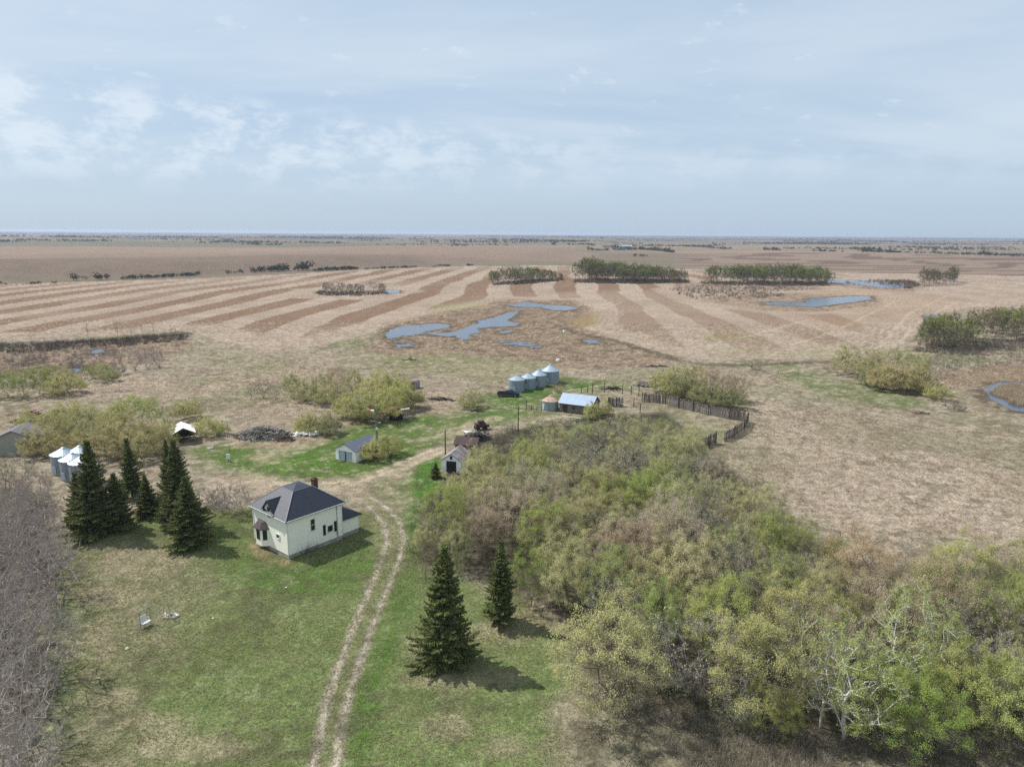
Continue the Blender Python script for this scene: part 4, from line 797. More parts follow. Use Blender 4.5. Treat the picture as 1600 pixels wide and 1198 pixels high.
# truncated hip roof with a low deck on top
o_ = .42; RH = 7.75; D0, D1 = 2.75, 5.65; E0 = EV - .05
ev = [(-o_, -o_, E0), (HX + o_, -o_, E0), (HX + o_, HY + o_, E0), (-o_, HY + o_, E0)]
dk = [(D0, D0 - .2, RH), (D1, D0 - .2, RH), (D1, D1 - .2, RH), (D0, D1 - .2, RH)]
top = (4.2, 4.0, RH + .35); m = MB()
m.add(ev + dk + [top] + [(p[0], p[1], E0 - .14) for p in ev], [(0, 1, 5, 4), (1, 2, 6, 5), (2, 3, 7, 6), (3, 0, 4, 7), (4, 5, 8), (5, 6, 8), (6, 7, 8), (7, 4, 8), (9, 10, 1, 0), (10, 11, 2, 1), (11, 12, 3, 2), (12, 9, 0, 3), (12, 11, 10, 9)])
roof = m.build('roof', shingle, house)
m = MB()
for p, q in zip(ev, dk): m.tube(Vector(p) + Vector((0, 0, .02)), Vector(q) + Vector((0, 0, .02)), .055, n=6)
for i in range(4): m.tube(Vector(dk[i]) + Vector((0, 0, .01)), Vector(dk[(i + 1) % 4]) + Vector((0, 0, .01)), .03, n=6)
m.build('ridge_cap', cap_m, roof)
MB().tube((5.9, 2.6, 6.7), (5.9, 2.6, 7.18), .12, n=10).lathe((5.9, 2.6, 7.15), [(.2, 0), (.2, .06), (.02, .14)], 10).build('roof_vent', cap_m, roof)
m = MB()
for i in range(4):
    p, q = Vector(ev[i]), Vector(ev[(i + 1) % 4]); d = (q - p).normalized(); n_ = Vector((d.y, -d.x, 0))
    m.add([p + n_ * .002, q + n_ * .002, q + n_ * .05, p + n_ * .05, *(v - Vector((0, 0, .07)) for v in (p + n_ * .002, q + n_ * .002, q + n_ * .05, p + n_ * .05))], [(0, 3, 2, 1), (3, 7, 6, 2), (4, 5, 6, 7)])
m.build('eaves_trough', trimw, roof)
MB().box(6.75, 7.4, 3.75, 4.4, 5.6, 7.95, 0).box(6.69, 7.46, 3.69, 4.46, 7.95, 8.1, 0).box(6.9, 7.25, 3.9, 4.25, 8.1, 8.25, 0).build('chimney', brick, house)
# roofs of the extension and porch
m = MB(); m.add([(HX + .01, -.05, 2.68), (AX + .35, -.05, 2.68), (AX + .35, 4.9, 2.68), (HX + .01, 4.9, 2.68), (HX + .01, 1.5, 4.5), (HX + .01, 3.4, 4.5), (HX + .01, -.05, 2.56), (AX + .35, -.05, 2.56), (AX + .35, 4.9, 2.56), (HX + .01, 4.9, 2.56)],
      [(0, 1, 4), (1, 2, 5, 4), (2, 3, 5), (6, 7, 1, 0), (7, 8, 2, 1), (8, 9, 3, 2), (9, 8, 7, 6)]); m.build('extension_roof', shingle, house)
MB().slab([(HX + .01, 4.75, 3.75), (AX - .7, 4.75, 3.55), (AX - .7, 7.6, 3.55), (HX + .01, 7.6, 3.75)], .12).build('porch_roof', metal_roof, house)
def window(parent, x0, x1, z0, z1, axis, at, sash=True, name='window', fr=.09, bar=True):
    """axis 0: in the wall y = at looking to -y, x0..x1 along x; axis 1: in the wall x = at looking to -x, x0..x1 along y"""
    def bx(m, a0, a1, c0, c1, d0, d1):
        if axis == 0: m.box(a0, a1, at - d1, at - d0, c0, c1)
        elif axis == 1: m.box(at - d1, at - d0, a0, a1, c0, c1)
        else: m.box(at + d0, at + d1, a0, a1, c0, c1)
    m = MB(); bx(m, x0 - fr, x0, z0 - fr, z1 + fr, .003, .07); bx(m, x1, x1 + fr, z0 - fr, z1 + fr, .003, .07); bx(m, x0, x1, z1, z1 + fr, .003, .065); bx(m, x0, x1, z0 - fr, z0, .003, .1)
    if sash: bx(m, x0, x1, (z0 + z1) / 2 - .03, (z0 + z1) / 2 + .03, .02, .05)
    w_ = m.build(name, trimw, parent); m = MB(); bx(m, x0, x1, z0, z1, .003, .022); m.build('pane', glass, w_); return w_
window(house, 3.45, 4.05, 2.8, 4.3, 0, 0, True)
window(house, 6.0, 6.78, 1.75, 2.6, 0, 0, False)
for x_ in (5.3, 7.06): MB().box(x_, x_ + .38, -.06, -.003, 1.5, 2.95).build('shutter', black, house)
window(house, 1.9, 2.5, 2.3, 2.8, 1, 0, False)
MB().tube((7.55, -.06, FND), (7.55, -.06, 5.2), .045, n=6).tube((7.55, -.06, .6), (7.4, -.12, 1.5), .06, n=6).build('service_pipe', cap_m, house)
# bay window on the left-hand front
bay = empty('bay_window', (0, 0, 0)); bay.parent = house
bp = [(0, 4.45), (-.75, 5.05), (-.75, 6.4), (0, 7.0)]
m = MB(); vs = [(x_, y_, z_) for z_ in (FND, 3.0) for x_, y_ in bp]; m.add(vs, [(0, 4, 5, 1)[::-1], (1, 5, 6, 2)[::-1], (2, 6, 7, 3)[::-1], (0, 1, 2, 3), (4, 7, 6, 5)]); m.build('bay_wall', siding, bay)
rb = [(0, 4.2), (-1.0, 4.9), (-1.0, 6.55), (0, 7.25)]
m = MB(); m.add([(x_, y_, 2.98) for x_, y_ in rb] + [(0, 4.9, 3.75), (0, 6.7, 3.75), (-.45, 5.3, 3.7), (-.45, 6.2, 3.7)] + [(x_, y_, 2.9) for x_, y_ in rb], [(0, 4, 6, 1), (1, 6, 7, 2), (2, 7, 5, 3), (4, 5, 7, 6), (8, 0, 1, 9), (9, 1, 2, 10), (10, 2, 3, 11), (11, 10, 9, 8)]); m.build('bay_roof', shingle_b, bay)
for (q0, q1) in ((bp[0], bp[1]), (bp[1], bp[2]), (bp[2], bp[3])):
    A = Vector((*q0, 0)); B = Vector((*q1, 0)); d = (B - A).normalized(); n_ = Vector((-d.y, d.x, 0)); n_ = n_ if n_.x < 0 else -n_
    if abs(n_.x) < .1: continue
    L_ = (B - A).length; s0, s1 = (L_ * .22, L_ * .78) if L_ < 1.2 else (L_ * .2, L_ * .8)
    def quad(s_a, s_b, z_a, z_b, off): return [A + d * s_a + n_ * off + Vector((0, 0, z_a)), A + d * s_b + n_ * off + Vector((0, 0, z_a)), A + d * s_b + n_ * off + Vector((0, 0, z_b)), A + d * s_a + n_ * off + Vector((0, 0, z_b))]
    o1 = quad(s0 - .07, s1 + .07, 1.33, 2.87, .03); i1 = quad(s0 - .07, s1 + .07, 1.33, 2.87, .004)
    w_ = MB().add(o1 + i1, [(0, 1, 2, 3), (0, 4, 5, 1), (1, 5, 6, 2), (2, 6, 7, 3), (3, 7, 4, 0)]).build('bay_pane_frame', trimw, bay)
    o1 = quad(s0, s1, 1.4, 2.8, .045); i1 = quad(s0, s1, 1.4, 2.8, .034)
    MB().add(o1 + i1, [(0, 1, 2, 3), (0, 4, 5, 1), (1, 5, 6, 2), (2, 6, 7, 3), (3, 7, 4, 0)]).build('pane', glass, w_)
# wall dormer with its own gable roof
dm = empty('dormer', (0, 0, 0)); dm.parent = house
y0, y1, yc = 2.95, 5.0, 3.97
m = MB(); m.add([(-.02, y0, EV - .6), (-.02, y1, EV - .6), (-.02, y1, 5.85), (-.02, yc, 6.95), (-.02, y0, 5.85), (1.0, y0, EV - .1), (1.0, y1, EV - .1), (1.0, y1, 5.85), (1.0, yc, 6.95), (1.0, y0, 5.85)], [(0, 4, 3, 2, 1), (0, 5, 9, 4), (1, 2, 7, 6), (5, 6, 7, 8, 9)]); m.build('dormer_wall', siding, dm)
m = MB(); m.slab([(-.35, yc, 7.08), (1.95, yc, 7.08), (.5, y0 - .3, 5.62), (-.35, y0 - .3, 5.62)], .09); m.slab([(-.35, yc, 7.083), (1.95, yc, 7.083), (.5, y1 + .3, 5.623), (-.35, y1 + .3, 5.623)], .09); m.build('dormer_roof', shingle, dm)
window(dm, 3.6, 4.35, 4.75, 6.1, 1, -.02, True)
MB().lathe((-.3, 2.55, 5.35), [(.02, -.02), (.3, .05), (.34, .1)], 12).tube((-.02, 2.5, 5.2), (-.3, 2.55, 5.34), .03).build('satellite_dish', cap_m, house)
# climbing bare shrub against the long wall
rgs = np.random.default_rng(8)
mb = MB()
for k in range(46):
    x_ = rgs.uniform(.6, 4.4); z_ = 0; p = Vector((x_, -.25, 0)); hgt = rgs.uniform(.7, 2.0) * (1 if 1.2 < x_ < 4 else .6)
    for s in range(4):
        q = p + Vector((rgs.normal(0, .16), -abs(rgs.normal(0, .05)), hgt / 4)); mb.tube(p, q, .02 - s * .004, .016 - s * .004, 3, cap=False); p = q
sh = empty('wall_shrub', (a.x, a.y, 0), rz, 'leafless twiggy shrub against the long cream wall of the farmhouse', 'shrub'); mb.build('stems', bark, sh)

# ------------------------------------------------------------------ white garage
a, rz, GW = loc_frame((525, 717), (556, 723)); GL = 7.2; GE = 2.15; GR = 3.25
gar = empty('garage', (a.x, a.y, 0), rz, 'low white gabled garage with two pale grey doors beside the tall pole', 'garage')
def gable(parent, x0, x1, y0, y1, ze, zr, wallm, roofm, ov=.25, axis='y', th=.1, wn='wall', rn='roof', zb=0.0):
    """gabled box with its ridge along y (or x)"""
    xc = (x0 + x1) / 2; yc = (y0 + y1) / 2
    if axis == 'y':
        V = [(x0, y0, zb), (x1, y0, zb), (x1, y0, ze), (xc, y0, zr), (x0, y0, ze), (x0, y1, zb), (x1, y1, zb), (x1, y1, ze), (xc, y1, zr), (x0, y1, ze)]
        k = (zr - ze) / ((x1 - x0) / 2); R1 = [(x0 - ov, y0 - ov, ze - ov * k + .06), (x0 - ov, y1 + ov, ze - ov * k + .06), (xc, y1 + ov, zr + .06), (xc, y0 - ov, zr + .06)]; R2 = [(x1 + ov, y0 - ov, ze - ov * k + .062), (x1 + ov, y1 + ov, ze - ov * k + .062), (xc, y1 + ov, zr + .062), (xc, y0 - ov, zr + .062)]
    else:
        V = [(x0, y0, zb), (x0, y1, zb), (x0, y1, ze), (x0, yc, zr), (x0, y0, ze), (x1, y0, zb), (x1, y1, zb), (x1, y1, ze), (x1, yc, zr), (x1, y0, ze)]
        k = (zr - ze) / ((y1 - y0) / 2); R1 = [(x0 - ov, y0 - ov, ze - ov * k + .06), (x1 + ov, y0 - ov, ze - ov * k + .06), (x1 + ov, yc, zr + .06), (x0 - ov, yc, zr + .06)]; R2 = [(x0 - ov, y1 + ov, ze - ov * k + .062), (x1 + ov, y1 + ov, ze - ov * k + .062), (x1 + ov, yc, zr + .062), (x0 - ov, yc, zr + .062)]
    w_ = MB().add(V, [(0, 1, 2, 3, 4), (5, 9, 8, 7, 6), (0, 4, 9, 5), (1, 6, 7, 2)]).build(wn, wallm, parent)
    r_ = MB().slab(R1, th).slab(R2, th).build(rn, roofm, parent); return w_, r_
gable(gar, 0, GW, 0, GL, GE, GR, whitep, mat('faded blue grey shingles', lin(92, 98, 112), 0.7, var=0.2, vscale=5))
for x0_, x1_ in ((.75, 2.2), (2.45, 3.85)):
    d_ = MB().box(x0_, x1_, -.06, -.004, .05, 1.85).build('door', greyd, gar)
    MB().box(x0_ + .1, x0_ + .16, -.1, -.062, .3, 1.6).box(x0_ + .08, x1_ - .08, -.09, -.062, 1.62, 1.7).build('hinge', cap_m, d_)
MB().box(2.25, 2.4, -.07, -.005, .05, 1.85).build('door_post', darkwood, gar)
MB().box(1.9, 2.6, -.9, -.2, 0, .12).build('step', darkwood, gar)

# ------------------------------------------------------------------ white roofed open shelter
a = P(279.5, 690); te = empty('open_shelter', (-65.6, 136.6, 0), math.radians(-62), 'small open shelter with a bright white gabled roof over dark clutter', 'shelter')
# local x runs along the ridge towards the viewer
MB().slab([(-2.7, 0, 3.3), (2.7, 0, 3.3), (2.7, 2.25, 2.1), (-2.7, 2.25, 2.1)], .08).slab([(-2.7, 0, 3.302), (2.7, 0, 3.302), (2.7, -2.25, 2.1), (-2.7, -2.25, 2.1)], .08).build('roof', whitesheet, te)
for x_ in (-2.4, 2.4):
    for y_ in (-1.95, 1.95): MB().tube((x_, y_, -.1), (x_, y_, 2.12), .07, n=6).build('post', oldwood2, te)
MB().box(-2.4, -2.3, -1.9, 1.9, .2, 2.1).build('back_wall', darkwood, te)
m = MB(); rq = random.Random(3)
for k in range(26):
    p = Vector((rq.uniform(-1.8, 2.4), rq.uniform(-1.5, 1.5), rq.uniform(.1, 1.3))); d = Vector((rq.uniform(-1, 1), rq.uniform(-1, 1), rq.uniform(-.4, .6))) * .9; m.tube(p - d, p + d, .06, n=5)
tag(m.build('scrap_heap', junkdark, None, te.location, te.rotation_euler[2]), 'dark tangled lumber stored under the white shelter roof', 'scrap')

# ------------------------------------------------------------------ grey building at the left edge
a = P(9.3, 712.5); gs = empty('old_shed', (a.x - 3.2, a.y, 0), math.radians(13), 'grey green shed with weathered shingle roof at the left edge', 'shed')
gable(gs, 0, 8.5, 0, 6, 2.7, 4.6, greywall, greyroof, .3)
MB().box(-.06, -.004, 1.5, 3.2, .05, 2.0).build('door', oldwood2, gs)

# ------------------------------------------------------------------ grain bins
def grain_bin(x, y, r, hw, hc, label, group, roofm=galv_roof, door_az=-1.9):
    b_ = empty('grain_bin', (x, y, 0), 0, label, 'grain bin', group)
    m = MB(); prof = [(r, -.05)]; k = max(3, int(hw / .45))
    for i in range(k):
        z0_ = hw * i / k; prof += [(r, z0_ + .02), (r + .025, z0_ + hw / k * .5), (r, z0_ + hw / k - .02)]
    m.lathe((0, 0, 0), prof, 40); m.build('wall', galv, b_, smooth=True)
    rr = r + .14; m = MB(); n = 24; vs = [(rr * math.cos(6.2832 * i / n), rr * math.sin(6.2832 * i / n), hw) for i in range(n)] + [(.3 * math.cos(6.2832 * i / n), .3 * math.sin(6.2832 * i / n), hw + hc) for i in range(n)]
    m.add(vs, [(i, (i + 1) % n, n + (i + 1) % n, n + i) for i in range(n)] + [tuple(range(n))[::-1]])
    for i in range(n): m.tube((rr * math.cos(6.2832 * i / n), rr * math.sin(6.2832 * i / n), hw + .02), (.3 * math.cos(6.2832 * i / n), .3 * math.sin(6.2832 * i / n), hw + hc + .02), .028, n=4, cap=False)
    rf = m.build('roof', roofm, b_); MB().lathe((0, 0, hw + hc - .03), [(.33, 0), (.33, .16), (.02, .28)], 14).build('cap', roofm, rf)
    c_, s_ = math.cos(door_az), math.sin(door_az); d_ = MB(); d_.add([(c_ * (r + dr) - s_ * w_, s_ * (r + dr) + c_ * w_, z_) for dr in (.0, .07) for w_ in (-.38, .38) for z_ in (.35, 1.55)], [(4, 5, 7, 6), (0, 1, 5, 4), (2, 6, 7, 3), (1, 3, 7, 5), (0, 4, 6, 2)]); dd = d_.build('door', greyd, b_)
    d_ = MB()
    for w_ in (-.14, .14): d_.tube((c_ * (r + .1) - s_ * (w_ + .8), s_ * (r + .1) + c_ * (w_ + .8), .3), (c_ * (r + .1) - s_ * (w_ + .8), s_ * (r + .1) + c_ * (w_ + .8), hw), .02, n=4)
    for k in range(int(hw / .35)): d_.tube((c_ * (r + .1) - s_ * .66, s_ * (r + .1) + c_ * .66, .4 + k * .35), (c_ * (r + .1) - s_ * .94, s_ * (r + .1) + c_ * .94, .4 + k * .35), .015, n=4)
    d_.build('ladder', galv, b_); return b_
for px, py, r, hw, hc, lb in ((807.2, 610.2, 2.12, 3.1, 1.05, 'steel grain bin nearest the blue truck, first of the row of four'), (825, 606.3, 2.08, 3.0, 1.15, 'steel grain bin, second from the blue truck in the row of four'), (841.5, 602.4, 2.12, 3.1, 1.35, 'steel grain bin with a tall roof cap, third from the blue truck'), (859.6, 597.2, 2.5, 3.45, 1.55, 'largest steel grain bin, farthest of the four from the blue truck')):
    p = P(px, py); grain_bin(p.x, p.y, r, hw, hc, lb, 'grain bins in the row of four')
p = P(860, 639.5); grain_bin(p.x, p.y, 1.95, 2.25, 1.15, 'short round bin with a rusty tan roof against the tin roofed barn', 'round bins', galv_rust, -2.6)
for px, py, r, lb in ((103, 738, 2.0, 'leftmost steel grain bin of the cluster behind the left spruces'), (117, 747, 1.95, 'middle steel grain bin of the cluster behind the left spruces'), (132, 752, 2.0, 'steel grain bin partly covered by the tall left spruce'), (128, 735, 2.0, 'rear steel grain bin of the left cluster, nearly hidden')):
    p = P(px, py); grain_bin(p.x, p.y, r, 3.5, .85, lb, 'grain bins behind the left spruces')
# small round topped granary
p = P(645, 608); e = empty('granary', (p.x, p.y, 0), math.radians(-12), 'small grey round topped granary behind the green bushes', 'granary')
m = MB(); n = 10; pr = [(1.0, -.05)] + [(1.0 * math.cos(t_), 1.5 + .8 * math.sin(t_)) for t_ in np.linspace(0, math.pi, n)] + [(-1.0, -.05)]; k = len(pr)
m.add([(x_, 0, z_) for x_, z_ in pr] + [(x_, 3.0, z_) for x_, z_ in pr], [tuple(range(k)), tuple(range(2 * k - 1, k - 1, -1))] + [(i + 1, i, i + k, i + 1 + k) for i in range(k - 1)]); m.build('shell', tin_old, e); MB().box(-.4, .4, -.05, -.004, .1, 1.7).build('door', darkwood, e)

# ------------------------------------------------------------------ barn
a, rz, _ = loc_frame((874, 643), (922, 651)); BL = 8.0; BD = 5.2
barn = empty('barn', (a.x, a.y, 0), math.radians(-27), 'low weathered board barn with a pale tin roof beside the corral', 'barn')
w_, r_ = gable(barn, 0, BL, 0, BD, 2.3, 4.0, oldwood, metal_roof, .3, 'x')
MB().box(.9, 2.0, -.05, -.004, .05, 1.9).build('door', darkwood, barn); MB().box(3.2, 3.9, -.05, -.004, 1.0, 1.6).build('window', glass, barn); MB().tube((.3, -.35, 0), (1.1, -.08, 2.0), .06, n=5).build('leaning_prop', oldwood2, barn)
MB().box(-.33, BL + .33, -.36, -.31, 2.0, 2.14).build('eaves_board', darkwood, barn)
p = P(885, 650); tag(MB().box(0, 5, -.15, .15, 0, .16).box(.3, 4, .2, .42, 0, .1).build('plank', stone, None, (p.x - 1, p.y - .6, .02), math.radians(-24)), 'pale plank lying on the grass along the barn front', 'plank')

# ------------------------------------------------------------------ pickup truck
p = P(794.5, 620.5); tk = empty('pickup_truck', (p.x, p.y + .9, 0), math.radians(-4), 'dark blue pickup truck parked on the grass by the grain bins', 'pickup truck')
def prism_y(m, prof, y0, y1, mi=0):
    k = len(prof); return m.add([(x_, y0, z_) for x_, z_ in prof] + [(x_, y1, z_) for x_, z_ in prof], [tuple(range(k)), tuple(range(2 * k - 1, k - 1, -1))] + [(i, i + k, (i + 1) % k + k, (i + 1) % k) for i in range(k)], mi)
m = MB(); prism_y(m, [(-2.85, .5), (2.75, .45), (2.88, .6), (2.86, .95), (2.7, 1.08), (1.45, 1.18), (-.75, 1.2), (-.78, 1.18), (-.80, .78), (-2.7, .78), (-2.72, 1.2), (-2.88, 1.2)], -.93, .93)
m.box(-2.72, -.8, -.928, -.84, .79, 1.195).box(-2.72, -.8, .84, .928, .79, 1.195); body = m.build('body', carpaint, tk)
m = MB(); c = [(-.8, 1.19), (-.62, 1.78), (.75, 1.8), (1.5, 1.19)]; m.add([(x_, -.88 if z_ < 1.5 else -.72, z_) for x_, z_ in c] + [(x_, .88 if z_ < 1.5 else .72, z_) for x_, z_ in c], [(0, 1, 2, 3), (7, 6, 5, 4), (0, 4, 5, 1), (1, 5, 6, 2), (2, 6, 7, 3)]); cab = m.build('cab', carpaint, tk)
m = MB()
def gq(pts, off): m.add([Vector(q) + Vector(off) for q in pts], [(0, 1, 2, 3)])
for sgn in (-1, 1):
    yl, yh = sgn * .87, sgn * .745
    for x0_, x1_, x2_, x3_ in ((-.68, .22, .22, -.55), (.32, 1.3, .72, .32)): m.add([(x0_, yl + sgn * .012, 1.24), (x1_, yl + sgn * .012, 1.24), (x2_, yh + sgn * .006, 1.72), (x3_, yh + sgn * .006, 1.72)], [(0, 1, 2, 3)])
m.add([(1.485, -.8, 1.24), (1.485, .8, 1.24), (.82, .66, 1.77), (.82, -.66, 1.77)], [(0, 1, 2, 3)]); m.add([(-.80, -.8, 1.24), (-.80, .8, 1.24), (-.65, .66, 1.74), (-.65, -.66, 1.74)], [(0, 1, 2, 3)]); m.build('window_glass', glass, cab)
for x_ in (-1.85, 1.8):
    for s_ in (-1, 1):
        wh = MB().tube((x_, s_ * .68, .40), (x_, s_ * .95, .40), .4, n=20).build('wheel', rubber, tk); MB().tube((x_, s_ * .952, .40), (x_, s_ * .965, .40), .24, n=14).build('rim', chrome, wh)
for s_ in (-1, 1): MB().box(2.865, 2.9, s_ * .75 - .15, s_ * .75 + .15, .78, .96).build('headlight', lampw, tk); MB().box(-2.91, -2.882, s_ * .82 - .08, s_ * .82 + .08, .82, 1.12).build('tail_light', redlamp, tk)
MB().box(2.89, 3.02, -.85, .85, .42, .6).build('bumper', chrome, tk); MB().box(-3.02, -2.89, -.85, .85, .48, .62).build('bumper', chrome, tk)

# ------------------------------------------------------------------ old sheds by the wood, scrap and machines
a = P(690, 737); os_ = empty('old_shed', (a.x, a.y, 0), math.radians(-14), 'old white shed with a patched tin roof and dark open doorway', 'shed')
gable(os_, 0, 3.6, 0, 5.0, 2.3, 3.5, whitep, tin_old, .3); MB().box(.9, 2.7, -.05, -.004, .05, 2.1).build('doorway', black, os_); MB().box(1.6, 2.0, -.05, -.004, 2.4, 3.0).build('window', glass, os_)  # doorway is a black panel standing in for the shade inside
a = P(711, 700); o2 = empty('lean_to_shed', (a.x - .2, a.y - 3.2, 0), math.radians(-14), 'low shed with a rust brown metal roof behind the old white shed', 'shed')
gable(o2, 0.3, 4.4, .6, 3.6, 1.8, 2.8, oldwood, rust, .3, 'x')
def heap(name, px, py, w_, d_, h_, n, mat_, lb, cat, seed, ln=(.8, 2.2), r=(.03, .09), rz=0, slabs=0, mat2=None):
    q = random.Random(seed); p = P(px, py); m = MB()
    for k in range(n):
        t_ = q.uniform(0, 6.28); rr = q.random() ** .6; x_ = math.cos(t_) * rr * w_ / 2; y_ = math.sin(t_) * rr * d_ / 2; z_ = h_ * (1 - rr ** 1.6) * q.uniform(.2, 1) + .08
        az = q.uniform(0, 6.28); L_ = q.uniform(*ln); dz = q.uniform(-.35, .45); d = Vector((math.cos(az), math.sin(az), dz)) * L_ / 2; c = Vector((x_, y_, z_)); A = c - d; B = c + d
        A.z = max(A.z, .02); B.z = max(B.z, .02); rad = q.uniform(*r); m.tube(A, B, rad, rad * q.uniform(.3, .9), 5, mi=1 if mat2 and q.random() < .35 else 0)
    for k in range(slabs):
        x_ = q.uniform(-.45, .45) * w_; y_ = q.uniform(-.45, .45) * d_; s = q.uniform(.4, 1.1); z_ = q.uniform(.05, h_ * .8); az = q.uniform(0, 3); c, s2 = math.cos(az) * s, math.sin(az) * s
        m.slab([(x_ - c, y_ - s2, z_ + q.uniform(-.1, .2)), (x_ + s2 * .6, y_ - c * .6, z_), (x_ + c, y_ + s2, z_ + q.uniform(-.1, .3))], .04, 1 if mat2 else 0)
    o = m.build(name, [mat_, mat2] if mat2 else [mat_], None, (p.x, p.y, 0), rz); return tag(o, lb, cat)
heap('brush_pile', 412, 682, 11.5, 6, 2.3, 520, deadwood, 'big heap of bleached dead branches and logs on bare ground', 'brush pile', 1, (.8, 2.6), (.025, .1), .1, 0, darkwood)
heap('brush_pile', 446, 688, 4, 2.6, 1.0, 120, rust, 'small red brown branch heap at the right end of the big pile', 'brush pile', 2, (.5, 1.4), (.02, .06))
heap('rubble_pile', 478, 679, 5.2, 3.0, .7, 40, whitesheet, 'flat heap of white broken sheets beside the brush pile', 'rubble', 3, (.4, 1.2), (.03, .08), 0, 60)
heap('scrap_heap', 742, 686, 6, 4.5, 1.5, 160, junkdark, 'black scrap heap with white pieces behind the rusty roofed shed', 'scrap', 4, (.6, 1.8), (.05, .14), 0, 18, junkdark)
heap('scrap_heap', 736, 684, 2.6, 1.4, 1.9, 8, whitesheet, 'white sheets lying on the black scrap heap', 'scrap', 5, (.6, 1.2), (.05, .1), 0, 10)
heap('log_pile', 1015, 603, 8.5, 3.2, 1.5, 150, deadwood, 'jumbled grey log pile behind the corral posts', 'log pile', 6, (1., 3.), (.05, .14), .1, 0, darkwood)
heap('log_pile', 1038, 592, 9, 2.2, .9, 90, darkwood, 'low dark line of logs behind the grey log pile', 'log pile', 7, (1., 3.), (.05, .12), -.2, 0, deadwood)
heap('scrap_heap', 1040, 604, 5, 2.5, .7, 60, rust, 'rust brown scrap strewn between the log pile and the willows', 'scrap', 8, (.5, 1.6), (.03, .08))
heap('sheet_pile', 947, 607, 4.5, 1.6, .8, 8, tin_old, 'leaning weathered sheets by the corral posts', 'scrap', 9, (1, 2.5), (.05, .1), .5, 14)
heap('log_pile', 960, 608, 3.5, 1.4, .8, 26, darkwood, 'dark logs just right of the leaning sheets', 'log pile', 10, (1, 2.), (.08, .16))
heap('log_pile', 690, 625, 7, 1.6, .7, 60, darkwood, 'low dark branch windrow left of the lone green bush', 'log pile', 11, (.8, 2.), (.04, .1), -.25)
heap('scrap_heap', 747, 643, 3, 1.6, .8, 26, rust, 'rusty scrap at the foot of the lone green bush', 'scrap', 12, (.5, 1.6), (.03, .1))
heap('log_pile', 1025, 573, 9, 1.4, .6, 30, darkwood, 'few dark logs lying on the pasture beyond the corral', 'log pile', 13, (1, 2.8), (.06, .12))
heap('debris_heap', 267, 963, 1.6, 1.0, .35, 40, deadwood, 'crumpled pale debris below the single post swing frame', 'debris', 14, (.3, .8), (.02, .05), 0, 0, whitesheet)
heap('branch_pile', 1440, 646, 4, 1.2, .5, 22, rust, 'reddish fallen branches beside the bare bush near the slough', 'branches', 15, (.6, 1.6), (.03, .08))
heap('log_pile', 640, 563, 6, 2, .8, 26, darkwood, 'small dark heap alone on the green pasture below the pond', 'log pile', 16, (.6, 2), (.04, .1))
heap('machinery_wreck', 48, 648, 4.5, 1.4, 1.0, 40, rustred, 'long rusty red implement lying above the left bushes', 'farm machine', 17, (.8, 2.2), (.03, .09), .25)
heap('machinery_wreck', 26, 660, 2.6, 1.2, .8, 26, rustred, 'smaller rusty red implement beside the grey green shed', 'farm machine', 18, (.6, 1.6), (.03, .09), .3)
heap('branch_pile', 185, 612, 7, 1.3, .7, 40, deadwood, 'grey fallen branches on the bare ground left of the thicket', 'branches', 19, (.6, 2), (.03, .07), .25)
heap('branch_pile', 600, 668, 9, 1.4, .35, 50, rust, 'thin reddish branch litter in front of the green bushes', 'branches', 20, (.5, 1.6), (.02, .05), .15)
# red combine like machine
p = P(618, 655); mc = empty('farm_machine', (p.x, p.y, 0), math.radians(8), 'rusty red threshing machine with a pale spout under the bushes', 'farm machine')
MB().box(-1.3, 1.3, -1, 1, .7, 2.2).box(-.9, .9, -.8, .8, 2.2, 2.75).box(1.3, 1.9, -.6, .6, .9, 1.7).build('body', rustred, mc); MB().tube((.9, -.9, 2.3), (3.2, -1.2, 2.7), .16, n=8).build('spout', whitesheet, mc)
for x_, r in ((-.8, .6), (.9, .75)):
    for s_ in (-1, 1): MB().tube((x_, s_ * 1.05, r), (x_, s_ * 1.3, r), r, n=18).build('wheel', rubber, mc)
MB().tube((1.9, -1.2, 0), (1.9, -1.2, 2.4), .06, n=5).tube((2.5, -1.1, 0), (2.4, -1.1, 2.5), .06, n=5).build('leg', deadwood, mc)
p = P(751, 671); mc = empty('farm_machine', (p.x, p.y, 0), math.radians(20), 'rusty red brown machine beyond the black scrap heap', 'farm machine')
MB().box(-1.2, 1.0, -.7, .7, .6, 1.5).box(-.6, .7, -.5, .5, 1.5, 2.0).build('body', rust, mc); MB().box(1.0, 1.8, -.5, .5, .5, 1.1).build('hopper', rustred, mc)
for x_ in (-.8, .8):
    for s_ in (-1, 1): MB().tube((x_, s_ * .75, .45), (x_, s_ * .95, .45), .45, n=16).build('wheel', rubber, mc)
